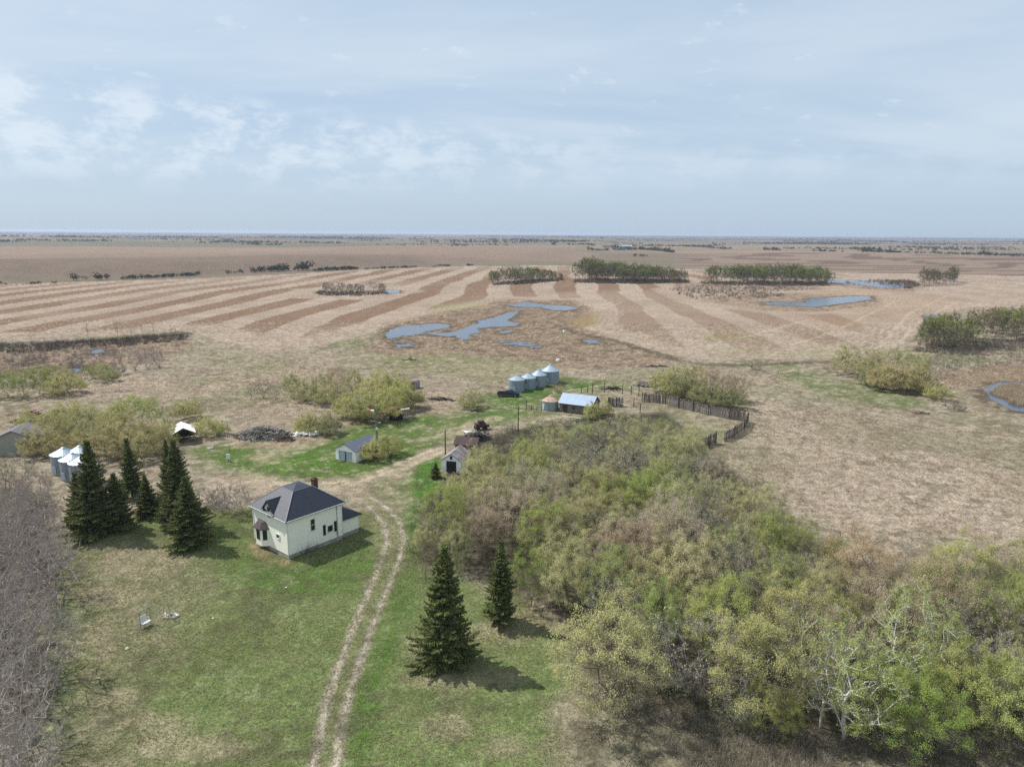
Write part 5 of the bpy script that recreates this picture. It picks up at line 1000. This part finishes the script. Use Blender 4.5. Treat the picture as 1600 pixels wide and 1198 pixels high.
# poles
p = P(590, 712); up_ = empty('utility_pole', (p.x, p.y + .3, 0), 0, 'tall wooden pole with yard light behind the white garage', 'pole')
MB().tube((0, 0, -.2), (-.12, 0, 9.1), .17, .12, 10).build('shaft', oldwood2, up_); lm_ = MB().tube((-.1, 0, 8.55), (-.95, 0, 8.75), .035, n=6).lathe((-.95, 0, 8.5), [(.3, 0), (.28, .1), (.1, .3), (.02, .34)], 14).build('light_arm', cap_m, up_)
MB().tube((-1.0, 0, 8.62), (-1.75, 0, 8.7), .22, .27, 12).build('reflector', orange, up_); MB().tube((-.98, 0, 8.62), (-.45, 0, 8.62), .22, .2, 12).build('lamp_housing', whitesheet, up_); MB().box(-.2, .2, -.28, -.17, 5.0, 5.5).tube((0.3, -.1, 6.4), (.7, -.1, 6.4), .1, n=6).build('insulator', lampw, up_)
for px, py, h_, lb in ((809.5, 674, 5.4, 'thin dark pole at the wood edge in front of the barn'), (696, 722, 6.0, 'dark pole standing behind the old white shed roof')):
    p = P(px, py); m = MB().tube((0, 0, -.2), (.03, 0, h_), .13, .09, 8); o = empty('utility_pole', (p.x, p.y, 0), 0, lb, 'pole'); m.build('shaft', darkwood, o); MB().tube((-.12, 0, h_ - .3), (.16, 0, h_ - .3), .05, n=6).build('insulator', lampw, o)
p = P(359, 721); mt = empty('meter_post', (p.x, p.y, 0), 0, 'short post with a pale meter box standing alone on the grass', 'meter post'); MB().tube((.1, 0, -.1), (.1, 0, 3.2), .05, n=7).tube((-.2, 0, -.1), (-.2, 0, 1.2), .06, n=7).build('post', oldwood2, mt); MB().box(-.5, .18, -.28, -.08, .55, 1.45).build('meter_box', lampw, mt)
p = P(328, 700); tag(MB().box(-.8, .8, -.5, .5, .02, .12).build('board', tin_old, None, (p.x, p.y, 0), -.9), 'pale board lying on grass in front of the white roofed shelter', 'board')
# swing set
a = P(220, 983); b_ = P(234, 976); sw = empty('swing_frame', (a.x, a.y, 0), math.atan2(b_.y - a.y, b_.x - a.x) + .1, 'metal swing frame with a striped bench seat standing on the lawn', 'swing')
m = MB()
for x_ in (0, 1.25): m.tube((x_, 0, -.1), (x_, 0, 2.0), .04, n=7)
m.tube((-.3, 0, 2.0), (1.65, 0, 2.02), .035, n=7).tube((.02, 0, .05), (-.35, .9, .05), .03).build('frame', cap_m, sw)
st_ = MB()
for k in range(5): st_.box(.14, 1.12, -.30 + k * .13, -.2 + k * .13, .55, .59)
for k in range(4): st_.box(.14, 1.12, .33 + k * .03, .36 + k * .03, .66 + k * .13, .75 + k * .13)
st_.build('bench_seat', lampw, sw); c_ = MB()
for x_ in (.2, 1.05): c_.tube((x_, 0, 2.0), (x_, -.25, .6), .012, n=4).tube((x_, 0, 2.0), (x_, .36, .75), .012, n=4)
c_.build('chain', cap_m, sw)
a = P(267, 966); sw2 = empty('swing_frame', (a.x, a.y, 0), sw.rotation_euler[2], 'leaning single post swing frame with a sloping top bar', 'swing'); MB().tube((.1, 0, -.1), (-.25, 0, 1.9), .035, n=7).tube((-.2, 0, 1.9), (-1.7, -.1, 1.55), .03, n=7).build('frame', cap_m, sw2)
p = P(199, 1014); tag(MB().lathe((0, 0, 0), [(.16, 0), (.2, .1), (.12, .2), (.01, .24)], 7).build('stone', stone, None, (p.x, p.y, 0)), 'small white stone on the lawn nearer than the swing', 'stone')
p = P(447, 918); tag(MB().lathe((0, 0, 0), [(.1, 0), (.13, .08), (.01, .14)], 7).build('stone', stone, None, (p.x, p.y, 0)), 'small white stone on bright lawn below the house corner', 'stone')
p = P(333, 966); tag(MB().lathe((0, 0, 0), [(.1, 0), (.14, .08), (.01, .15)], 7).build('stone', stone, None, (p.x, p.y, 0)), 'small white stone on the open lawn right of the swing', 'stone')
p = P(872, 565); tag(MB().lathe((0, 0, 0), [(.7, 0), (.85, .4), (.6, .85), (.05, 1.0)], 9).build('boulder', stone, None, (p.x, p.y, 0)), 'tan boulder on the marsh edge beyond the largest grain bin', 'boulder')
p = P(881, 519); tag(MB().lathe((0, 0, 0), [(.4, 0), (.5, .3), (.3, .8), (.03, .95)], 8).build('boulder', whitesheet, None, (p.x, p.y, 0)), 'white boulder on the marsh bank right of the pond', 'boulder')
p = P(819, 592); tag(MB().tube((0, 0, 0), (-.4, 0, 2.4), .22, .1, 7).build('auger_spout', stone, None, (p.x, p.y, 0)), 'pale upright spout behind the second grain bin', 'spout')

# ------------------------------------------------------------------ corral fence
def plank_fence(pts, h_, lb, seed, cat='fence', lean=.05, gap=.06):
    q = random.Random(seed); W_ = [P(*p_) for p_ in pts]; o = W_[0]; e = empty('plank_fence', (o.x, o.y, 0), 0, lb, cat); m = MB(); rl = MB()
    for A, B in zip(W_[:-1], W_[1:]):
        d = (B - A); L_ = d.length; d.normalize(); n_ = Vector((d.y, -d.x, 0)); s = 0
        while s < L_ - .2:
            w_ = q.uniform(.13, .24); hh = h_ * q.uniform(.82, 1.1)
            if q.random() < .03: s += w_; continue
            a_ = A + d * s - o + n_ * .06 * q.uniform(-1, 1); b2 = a_ + d * w_; tl_ = n_ * q.uniform(-.12, .12) + d * q.uniform(-.08, .08); up3 = Vector((0, 0, hh)) + tl_; t3 = n_ * .035
            m.add([a_, b2, b2 + t3, a_ + t3, a_ + up3, b2 + up3, b2 + t3 + up3, a_ + t3 + up3], [(3, 2, 1, 0), (4, 5, 6, 7), (0, 1, 5, 4), (1, 2, 6, 5), (2, 3, 7, 6), (3, 0, 4, 7)]); s += w_ + q.uniform(0, gap)
        for z_ in (.6, h_ * .8): rl.tube(A - o - n_ * .12 + Vector((0, 0, z_)), B - o - n_ * .12 + Vector((0, 0, z_)), .06, n=5)
    m.build('planks', oldwood2, e); rl.build('rail', darkwood, e)
    for A, B in zip(W_[:-1], W_[1:]):
        k = max(1, int((B - A).length / 4))
        for i in range(k): c = A + (B - A) * (i / k) - o; MB().tube(c - Vector((0, 0, .2)) - Vector((0, .25, 0)), c + Vector((0, -.25, h_ + .25)), .09, n=6).build('post', darkwood, e)
    return e
plank_fence([(1003, 627.5), (1039, 631.5), (1059, 637), (1106, 648), (1140, 655), (1164, 658)], 2.35, 'long weathered plank windbreak fence with willows behind it', 1)
plank_fence([(1168, 659.5), (1162, 672), (1146, 683), (1131, 690.5)], 2.2, 'plank windbreak fence running toward the wood from the far corner', 2, gap=.14)
plank_fence([(1118, 692), (1108, 697), (1094, 701)], 2.3, 'short separate plank fence piece at the edge of the wood', 3)
plank_fence([(950, 635), (962, 635.5), (974, 634.5)], 2.2, 'short plank fence panel just right of the barn gable', 4)
pl = [(908, 614, 1.9, 'leftmost corral post behind the barn roof'), (918, 614, 2.1, 'second corral post behind the barn roof'), (925.5, 614, 2.5, 'third corral post behind the barn roof'), (944, 612.5, 2.6, 'corral post in front of the leaning sheets'), (972.5, 616, 3.0, 'tallest corral post, right of the dark logs'), (986, 616.5, 2.5, 'corral post in front of the grey log pile'), (998, 618, 2.2, 'corral post nearest the start of the long plank fence'), (990, 635, 2.0, 'corral post beside the white pole end'), (1000, 646, 2.3, 'single post on the grass below the long plank fence'), (822, 641, 2.6, 'corner fence post left of the rusty roofed bin'), (958, 612, .9, 'short stub post by the dark logs')]
for px, py, h_, lb in pl:
    p = P(px, py); o = MB().tube((0, 0, -.2), (.04, 0, h_), .11, .09, 7).build('fence_post', darkwood, None, (p.x, p.y, 0)); tag(o, lb, 'fence post', 'corral posts')
p = P(822, 641); q_ = P(846, 643); d = q_ - p
e = empty('rail_fence', (p.x, p.y, 0), 0, 'low dark rail fence between the corner post and rusty roofed bin', 'fence')
for z_ in (.45, 1.0): MB().tube((0.2, 0, z_), (d.x, d.y, z_), .05, n=5).build('rail', darkwood, e)
for f_ in (.35, .7, 1): MB().tube((d.x * f_, d.y * f_, -.1), (d.x * f_, d.y * f_, 1.2), .07, n=6).build('post', darkwood, e)
p = P(949, 634); q_ = P(984, 637); d = q_ - p; tag(MB().tube((0, 0, 1.5), (d.x, d.y, .4), .09, n=6).tube((0, 0, 0), (0, 0, 1.7), .12, n=6).tube((.7, .1, 0), (.7, .1, 1.6), .12, n=6).build('corral_gate', stone, None, (p.x, p.y, 0)), 'pale gate pole slanting down beside the barn gable', 'gate')

# ------------------------------------------------------------------ dead trees along the left slough and in the right one
dz = [(138, 524, 8.2), (184, 521, 7.8), (70, 534, 4.2), (85, 533, 4.8), (98, 532, 5.), (20, 536, 4.5), (240, 520, 7.5), (268, 519, 5.5), (275, 518, 5.5), (222, 520, 6.5), (205, 522, 5.), (120, 530, 3.5), (50, 535, 3.8)]
it = []
for px, py, h_ in dz:
    p = P(px, py + 6); o = tree('dead0', p.x, p.y, h_, rg.uniform(0, 6), (.55, .5, .48), 'dead_tree', None, 'dead tree', 'dead trees along the left slough', .8, 'trunk', 'branches'); it.append((o, 'dead grey snag', h_))
autolabel(it, [(9999, 'in the brush line by the left slough')], None); it = []
for px, py, h_ in ((1580, 580, 4.5), (1510, 575, 4.), (1545, 643, 3.2), (1548, 642, 3.), (1575, 672, 3.8), (1493, 568, 4), (1480, 565, 3.8), (1457, 575, 4.2)):
    p = P(px, py); o = tree('dead0', p.x, p.y, h_, rg.uniform(0, 6), (.55, .5, .48), 'dead_tree', None, 'dead tree', 'dead trees round the right slough', .8, 'trunk', 'branches'); it.append((o, 'thin dead snag', h_))
autolabel(it, [(9999, 'standing round the right-hand slough')], None)

# ------------------------------------------------------------------ ground cover and brush that nobody could count
def brush(name, label, poly_px, n, hmin, hmax, m_, seed, spread=.5, w0=.05, k=7, leafy=None, nl=0, ls=.1, tint=None):
    r_ = np.random.default_rng(seed); pw = W(poly_px); lo = pw.min(0); hi = pw.max(0); x = r_.uniform(lo[0], hi[0], n * 5); y = r_.uniform(lo[1], hi[1], n * 5)
    ok = sdf_poly(x, y, pw) + (fbm(x, y, 8, 3, seed) - .5) * 6 > 0
    for pf_ in PONDS: ok &= pf_(x, y) < 0.2
    ok = ok; x = x[ok][:n]; y = y[ok][:n]; c = np.stack([x, y, np.zeros(len(x))], 1); c = np.repeat(c, k, 0); hh = np.repeat(r_.uniform(hmin, hmax, len(x)) * (.5 + fbm(x, y, 6, 2, seed + 3)), k)
    c = c + r_.normal(size=c.shape) * np.array([.25, .25, 0]) * hmax * .5; d = unit(r_.normal(size=c.shape) * spread + np.array([0, 0, 1.])); d[:, 2] = np.abs(d[:, 2]); parts = []
    v, q = ribbons(r_, c, d, hh, np.full(len(c), w0)); parts.append((v, q, 0)); a2 = c + d * (hh * .5)[:, None]; d2 = unit(d + r_.normal(size=c.shape) * .6); v, q = ribbons(r_, a2, d2, hh * .5, np.full(len(c), w0 * .7)); parts.append((v, q, 0)); ms = [m_]
    if nl: i = r_.integers(0, len(a2), nl); v, q = leaves(r_, a2[i] + d2[i] * (hh[i] * r_.uniform(0, .5, nl))[:, None] + r_.normal(size=(nl, 3)) * .1, ls); parts.append((v, q, 1)); ms.append(leafy)
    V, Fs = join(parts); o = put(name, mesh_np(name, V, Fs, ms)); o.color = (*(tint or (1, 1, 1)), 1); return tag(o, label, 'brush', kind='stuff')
brush('brush', 'dark low brush along the far edge of the left slough', [(-200, 548), (0, 540), (150, 532), (285, 522), (295, 530), (200, 542), (0, 553), (-200, 560)], 1600, .8, 2.0, twig_grey, 1, .6, .07, 8, tint=(.42, .38, .36))
brush('brush', 'low brown willow brush in the left slough', [(-200, 560), (0, 550), (190, 545), (200, 580), (120, 600), (-200, 615)], 1300, .5, 1.7, twig_lilac, 2, .7, .06, 8, tint=(.72, .62, .58))
brush('undergrowth', 'grey twiggy undergrowth filling the wood', WOOD, 4200, .6, 2.4, twig_grey, 3, .6, .03, 9, leaf_olive, 26000, .06, tint=(.40, .38, .35))  # tint darkened to paint in the shade between the crowns
brush('undergrowth', 'tangled grey brush along the near edge of the wood', [(900, 1060), (1000, 1100), (1140, 1130), (1300, 1140), (1500, 1150), (1640, 1160), (1640, 1210), (1400, 1190), (1200, 1185), (1060, 1150), (900, 1090)], 700, .5, 1.6, twig_grey, 4, .9, .03, 9, tint=(.75, .71, .67))
brush('dry_reeds', 'dry tan reed stems at the foot of the near wood', [(1040, 1150), (1180, 1150), (1300, 1180), (1300, 1260), (1040, 1260)], 900, .5, 1.3, reed_m, 5, .25, .035, 6, tint=(.84, .92, 1.0))
brush('dry_reeds', 'reddish dry reeds round the centre pond', [(560, 545), (600, 505), (740, 478), (900, 468), (930, 488), (890, 504), (1015, 548), (1055, 564), (900, 574), (700, 550)], 5200, .25, .6, reed_m, 6, .6, .07, 5, tint=(.9, .82, .76))
brush('brush', 'low bare brush on the strip between the field sloughs', [(1045, 452), (1120, 443), (1200, 445), (1280, 452), (1200, 457), (1240, 464), (1160, 468), (1090, 468), (1060, 460)], 600, .8, 2.6, twig_grey, 7, .5, .14, 8, tint=(.55, .5, .48))
brush('brush', 'dark brush round the far pond', [(1295, 445), (1310, 439), (1420, 438), (1440, 446), (1420, 452), (1390, 447), (1330, 444)], 500, .8, 2.6, twig_grey, 8, .5, .14, 8, tint=(.55, .5, .48))
brush('brush', 'dark brush at the foot of the long dark bluff', [(895, 438), (1075, 438), (1076, 442), (1000, 444), (895, 442)], 900, 1., 3.2, twig_grey, 9, .5, .2, 8, tint=(.46, .42, .38))
brush('brush', 'dark brush at the foot of the greener bluff', [(1095, 441), (1290, 442), (1296, 447), (1200, 447), (1095, 444)], 700, 1., 3.2, twig_grey, 19, .5, .2, 8, tint=(.46, .42, .38))
brush('brush', 'dark brush at the foot of the small middle bluff', [(768, 443), (830, 438), (880, 436), (880, 438), (820, 445), (770, 446)], 380, 1., 3.0, twig_grey, 29, .5, .2, 8, tint=(.46, .42, .38))
brush('brush', 'dark brush on the islet in the striped field', [(488, 459), (500, 456), (600, 456), (608, 459), (560, 463), (500, 462)], 420, .8, 2.4, twig_grey, 10, .5, .12, 8, tint=(.4, .37, .35))
brush('brush', 'scrubby dead brush between the grove and slough', [(1430, 575), (1480, 545), (1620, 540), (1660, 570), (1560, 575), (1480, 590)], 600, .6, 1.8, twig_grey, 11, .4, .06, 6, tint=(.7, .62, .58))
brush('brush', 'dark brush under the right-hand aspen grove', [(1425, 550), (1450, 535), (1640, 530), (1650, 540), (1500, 555)], 700, .8, 2.4, twig_grey, 12, .5, .08, 8, tint=(.55, .5, .47))
brush('dry_reeds', 'pale reed islet inside the right-hand slough', z7([(1400, 650), (1445, 622), (1560, 610), (1655, 645), (1665, 725), (1570, 738), (1505, 712), (1425, 670)]), 2600, .4, 1.1, reed_m, 13, .4, .06, 6)
brush('dry_reeds', 'pale dry reeds above the right-hand slough', [(1465, 590), (1540, 572), (1640, 575), (1640, 596), (1540, 600), (1480, 608)], 1600, .3, .9, reed_m, 14, .4, .06, 6)
brush('dry_grass', 'tufts of last year\'s dry grass on the right-hand pasture', [(1100, 700), (1180, 620), (1300, 640), (1700, 700), (1700, 900), (1500, 880), (1300, 860), (1180, 780)], 9000, .15, .42, reed_m, 41, .9, .05, 5, tint=(.9, .9, .84))
brush('dry_grass', 'tufts of dry grass on the middle pasture', [(0, 640), (200, 590), (480, 560), (700, 590), (980, 580), (1280, 580), (1150, 620), (980, 600), (760, 605), (600, 660), (420, 650), (200, 640), (0, 700)], 9000, .15, .4, reed_m, 42, .9, .06, 4, tint=(.86, .87, .78))
brush('grass', 'short lawn grass with dry thatch round the house', LAWN, 42000, .07, .2, lawn_m, 43, .9, .05, 4)
# ---- far hedgerows and woods, too distant to count
def farwood(rows, label, seed, greenish=.3):
    r_ = np.random.default_rng(seed); parts = []; tv = []
    for (x0, y0, x1, y1, h_, dens, thick_) in rows:
        A = P(x0, y0); B = P(x1, y1); L_ = (B - A).length; n = max(3, int(L_ * dens * 2.6 / (h_ * .45))); f = r_.uniform(0, 1, n); f = f[fbm(f * L_, f * 0 + seed, L_ / 6, 3, seed + int(x0)) > .36]
        if len(f) < 2: continue
        c = np.array(A)[None] * (1 - f[:, None]) + np.array(B)[None] * f[:, None]; c[:, 1] += r_.uniform(-.5, .5, len(f)) * thick_; zz = h_ * r_.uniform(.45, 1.1, len(f)) * (.6 + .8 * fbm(f * L_, f * 0, h_ * 5, 2, seed))
        gh = [gz_at(q[0], q[1]) for q in c]; c[:, 2] = gh; m_ = 42; cc = np.repeat(c, m_, 0); H_ = np.repeat(zz, m_)[:, None]; u = unit(r_.normal(size=cc.shape)); cc = cc + u * H_ * np.array([.5, .5, .42]) * r_.uniform(.3, 1, (len(cc), 1)) + np.concatenate([H_ * 0, H_ * 0, H_ * .5], 1)
        v, q = leaves(r_, cc, 1.0); v = (v.reshape(-1, 4, 3) - cc[:, None]) * (H_[:, None] * .11) + cc[:, None]; parts.append((v.reshape(-1, 3), q, 0))
    V, Fs = join(parts); o = put('far_woodland', mesh_np('far_woodland', V, Fs, [far_leaf])); o.color = (1, 1, 1, 1); return tag(o, label, 'woodland', kind='stuff')
far_leaf = leafmat('far tree mass', lin(78, 80, 62), lin(54, 54, 46), .1)
def gz_at(x, y):
    X1 = np.array([x]); Y1 = np.array([y]); pts = W([(-900, 452), (0, 440), (300, 431), (560, 418), (720, 410), (900, 409), (1000, 372), (-900, 372)])
    s = sdf_poly(X1, Y1, pts) - 50 + (fbm(X1, Y1, 60, 4, 102) - .5) * 24; D1 = np.hypot(X1, Y1)
    return float((9 * sm(s, -45, 45) + sm(D1, 800, 1500) * (fbm(X1, Y1, 700, 3, 103) - .5) * 16)[0])
farwood([(110, 438, 165, 437, 7, 1.6, 20), (190, 437, 310, 431, 4.5, 1.1, 14), (0, 446, 90, 443, 3, .8, 10), (-60, 447, 0, 445, 4, .9, 10)], 'green bushes along the far left edge of the striped field', 31)
farwood([(360, 428, 430, 424, 6, .9, 24), (430, 424, 490, 422, 10, 1.3, 26), (490, 424, 560, 421, 4.5, 1.4, 14), (570, 421, 740, 415, 3, .6, 10)], 'dark hedge and trees at the foot of the far pasture slope', 32)
farwood([(862, 386, 970, 387, 10, 1.3, 60), (910, 394, 1010, 392, 8, .9, 60), (1000, 391, 1050, 397, 8, 1., 60), (990, 402, 1010, 402, 5, 1, 20), (1070, 386, 1140, 391, 8, .5, 80)], 'shelterbelt trees round the distant farmstead', 33)
farwood([(1275, 398, 1400, 399, 7, 1.0, 60), (1345, 397, 1375, 397, 14, 1.4, 60), (1380, 398, 1440, 400, 7, 1., 50), (1450, 401, 1530, 402, 8, .8, 60), (1530, 402, 1700, 403, 9, 1.2, 40), (1195, 394, 1217, 395, 10, 1, 60)], 'line of bushes across the far right fields', 34)
farwood([(1160, 380, 1320, 381, 9, .9, 200), (1320, 380, 1560, 382, 8, .8, 200), (1400, 388, 1480, 388, 7, .6, 120), (1560, 378, 1700, 379, 9, 1, 200)], 'wooded band beyond the far right fields', 35)
farwood([(400, 375, 760, 377, 10, .5, 400), (700, 371.5, 1100, 374, 11, .5, 800), (0, 369, 600, 372, 10, .4, 700), (1100, 375, 1650, 378, 10, .5, 700), (-100, 366, 500, 369, 10, .6, 1500), (500, 369, 1100, 372, 10, .6, 1500), (1100, 372.3, 1700, 375.5, 10, .6, 1500), (380, 388, 440, 389, 7, .6, 50), (700, 391, 740, 392, 6, .5, 50), (50, 371.5, 130, 372, 9, 1, 200)], 'thin dark tree lines near the horizon', 36)
q_ = random.Random(77); rows_ = []
for k in range(46):
    x0_ = q_.uniform(-100, 1600); y_ = 371 + (x0_ / 1600) * 9 + q_.uniform(0, 1) ** 2 * 13; L2_ = q_.uniform(40, 240); rows_.append((x0_, y_, x0_ + L2_, y_ + L2_ / 1600 * 9 + q_.uniform(-.5, .5), q_.uniform(6, 11), q_.uniform(.25, .7), 120))
farwood(rows_, 'scattered low tree lines across the distant plain', 37)
for px, py, L_, lb in ((975, 387, 46, 'long low farm building with pale roof among distant trees'), (1410, 379, 60, 'pale distant farm building on the right horizon'), (1421, 379, 30, 'smaller pale farm building right of the other on the horizon')):
    p = P(px, py); e = empty('far_farm_building', (p.x, p.y, gz_at(p.x, p.y)), 0, lb, 'farm building'); gable(e, -L_ / 2, L_ / 2, -7, 7, 4, 8, greywall, galv_roof, .4, 'x')

# ------------------------------------------------------------------ haze
hm = bpy.data.materials.new('air haze'); hm.use_nodes = True; t = hm.node_tree; t.nodes.clear(); pv = t.nodes.new('ShaderNodeVolumePrincipled'); oo = t.nodes.new('ShaderNodeOutputMaterial'); t.links.new(pv.outputs[0], oo.inputs['Volume'])
pv.inputs['Color'].default_value = (.70, .80, .95, 1); pv.inputs['Density'].default_value = 9e-5; pv.inputs['Anisotropy'].default_value = 0.2
tag(MB().box(-121000, 121000, -800, 17600, -12, 46).build('haze', hm), kind='stuff')
